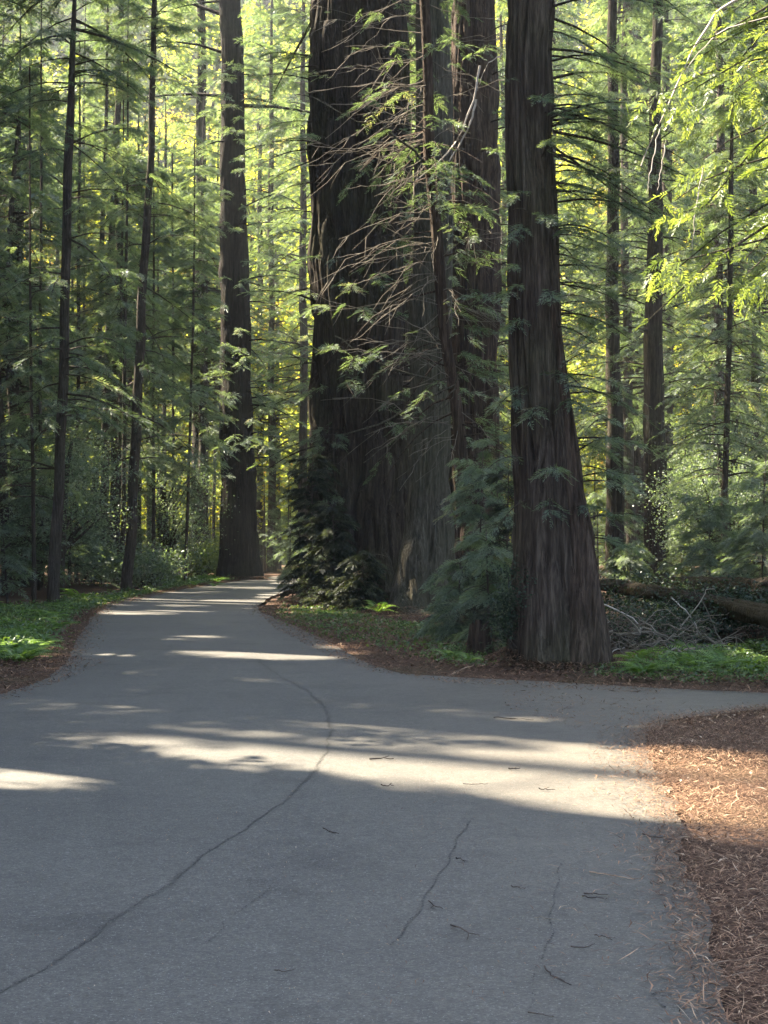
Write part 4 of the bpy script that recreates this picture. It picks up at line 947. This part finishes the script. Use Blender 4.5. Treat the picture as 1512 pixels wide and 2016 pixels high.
# ------------------------------------------------------------------ twigs on the road
def twig(label, pts, r=.004, mat='twig_dark', group=None, forks=1):
    P = np.array([gd(*p) for p in pts]); P[:, 2] = .022
    t = np.linspace(0, 1, 9); tk = np.linspace(0, 1, len(P)); Pc = np.stack([np.interp(t, tk, P[:, k]) for k in range(3)], -1); Pc[:, :2] += rng.normal(0, .0022, (9, 2)); r = r*.6
    Pc[:, 2] += np.abs(rng.normal(0, .004, 9)); paths = [(Pc, np.linspace(r, r*.45, 9))]; Ln = np.linalg.norm(Pc[-1]-Pc[0])
    for _ in range(forks):
        i = rng.integers(2, 7); d = (Pc[i]-Pc[i-1]); d /= np.linalg.norm(d)+1e-9; q = np.array([-d[1], d[0], 0])*rng.choice([-1, 1])
        paths.append((wobble_path(Pc[i], Pc[i]+(d+q*.7)*Ln*rng.uniform(.15, .3), 4, .06), np.linspace(r*.6, r*.3, 4)))
    V, Fq = tubes(paths, 5); tag(mesh_obj('twig', V, Fq, M[mat], smooth=True, tint=rng.random(len(Fq))), label, 'twig', group)
twig('short dark twig below the faint sun patches in mid road', [(637, 1640), (650, 1646), (668, 1649)], .006)
twig('hooked dark twig just beyond the second crack', [(845, 1785), (858, 1796), (872, 1800)], .0055)
twig('curved dark twig with a bent tip in the near lane', [(888, 1832), (912, 1840), (924, 1850), (918, 1862)], .006)
twig('pale edged curved twig nearest the lower road edge', [(1072, 1917), (1090, 1938), (1125, 1952)], .006)
twig('long brown twig pointing at the litter bank', [(1160, 1726), (1200, 1732), (1248, 1740)], .006, 'twig_tan')
twig('upper twig of the two parallel ones near the litter bank', [(1148, 1768), (1175, 1770), (1198, 1772)], .006)
twig('lower twig of the two parallel ones near the litter bank', [(1146, 1775), (1170, 1778), (1190, 1779)], .006)
twig('straight grey twig right across the fine crack', [(1052, 1816), (1080, 1820), (1104, 1823)], .004, 'twig_grey')
twig('flat dark twig below the fine cross crack twig', [(1124, 1878), (1150, 1878), (1172, 1872)], .006)
twig('thin forked twig above the flat dark twig', [(1170, 1853), (1190, 1857), (1210, 1858)], .0045)
twig('dark forked twig at the tip of the shadow by the litter', [(1264, 1650), (1290, 1658), (1335, 1662)], .008, forks=2)
twig('dark stick lying in the middle of the sunlit band', [(728, 1500), (750, 1499), (775, 1500)], .012)
twig('short stick lying on the sunlit glare patch edge', [(1000, 1519), (1014, 1520), (1024, 1519)], .010)
twig('dark twig in the shade just below the sunlit band', [(750, 1552), (762, 1554), (774, 1553)], .008)
twig('twig lying along the shadow edge below the sunlit band', [(912, 1550), (935, 1551), (960, 1551)], .005)
twig('twig in the sunlit band towards the litter bank', [(1060, 1560), (1080, 1562), (1092, 1561)], .007)
twig('small v shaped twig beside the second crack', [(898, 1700), (906, 1698), (914, 1706)], .005)
twig('small dark twig between the second crack and the long brown twig', [(1006, 1755), (1022, 1758), (1036, 1760)], .005)
twig('long thin stick at the far edge of the lane before the sunlit band', [(972, 1417), (1010, 1420), (1050, 1422)], .009)
twig('tiny dark twig at the bottom of the view in the near lane', [(540, 1922), (560, 1926), (580, 1920)], .0045)
twig('flat twig lying crosswise low in the near lane', [(1040, 2005), (1060, 2010), (1088, 2014)], .005)
for px, py, w in [(1385, 1905, 75), (1400, 1930, 90), (1420, 1925, 80), (1370, 1690, 90), (1440, 1660, 70), (1450, 1780, 90), (1460, 1550, 60), (1400, 1580, 50)]:
    a = rng.normal(0, 12); twig('long bleached stick lying on the needle litter bank', [(px, py-a), (px+w*.5, py+rng.normal(0, 3)), (px+w, py+a+8)], .006, 'twig_tan', 'bleached sticks on the needle litter bank')

# thin forest air
if HAZE:
    m, nt, out = newmat('forest_air')
    pv = N(nt, 'ShaderNodeVolumePrincipled'); pv.inputs['Color'].default_value = (.86, .92, .95, 1); pv.inputs['Density'].default_value = HAZE; pv.inputs['Anisotropy'].default_value = .3
    L(nt, pv.outputs[0], out.inputs['Volume'])
    x0, x1, y0, y1, z0, z1 = -270., 270., -90., 340., -1.4, 175.
    Vb = np.array([(x, y, z) for z in (z0, z1) for y in (y0, y1) for x in (x0, x1)])
    mesh_obj('haze', Vb, np.array([[0, 2, 3, 1], [4, 5, 7, 6], [0, 1, 5, 4], [2, 6, 7, 3], [0, 4, 6, 2], [1, 3, 7, 5]]), m, kind='stuff')
# ================================================================== LIGHT, SKY, CAMERA
sc = bpy.context.scene
w = bpy.data.worlds.new('World'); sc.world = w; w.use_nodes = True
nt = w.node_tree; nt.nodes.clear()
sky = nt.nodes.new('ShaderNodeTexSky'); sky.sky_type = 'NISHITA'; sky.sun_disc = False
sky.sun_elevation = SUN_EL; sky.sun_rotation = SUN_AZ % (2*math.pi); sky.air_density = 1.0; sky.dust_density = 3; sky.ozone_density = 1.0
bg = nt.nodes.new('ShaderNodeBackground'); bg.inputs[1].default_value = .105
wo = nt.nodes.new('ShaderNodeOutputWorld'); nt.links.new(sky.outputs[0], bg.inputs[0]); nt.links.new(bg.outputs[0], wo.inputs[0])
sl = bpy.data.lights.new('sun', 'SUN'); sl.energy = 5.0; sl.angle = R(.53); sl.color = (1, .875, .68)
so = bpy.data.objects.new('sun', sl); C.objects.link(so)
so.rotation_euler = Vector(-S).to_track_quat('-Z', 'Y').to_euler(); so.location = (-30, 20, 60)
cam = bpy.data.cameras.new('camera'); co = bpy.data.objects.new('camera', cam); C.objects.link(co)
co.location = (0, 0, CAMH); co.rotation_euler = (R(90), 0, 0)
cam.sensor_fit = 'HORIZONTAL'; cam.sensor_width = 36; cam.lens = F/1512*36
cam.shift_x = 0; cam.shift_y = (HZ-1008)/1512
cam.clip_start = .1; cam.clip_end = 2000
sc.camera = co
sc.view_settings.view_transform = 'Standard'; sc.view_settings.look = 'None'
sc.view_settings.gamma = 1; sc.view_settings.exposure = 3.05
sc.cycles.max_bounces = 8; sc.cycles.diffuse_bounces = 6; sc.cycles.glossy_bounces = 2; sc.cycles.transmission_bounces = 4
sc.cycles.transparent_max_bounces = 4; sc.cycles.caustics_reflective = False; sc.cycles.caustics_refractive = False
sc.cycles.use_denoising = True
print('faces', sum(len(o.data.polygons) for o in sc.objects if o.type == 'MESH'))
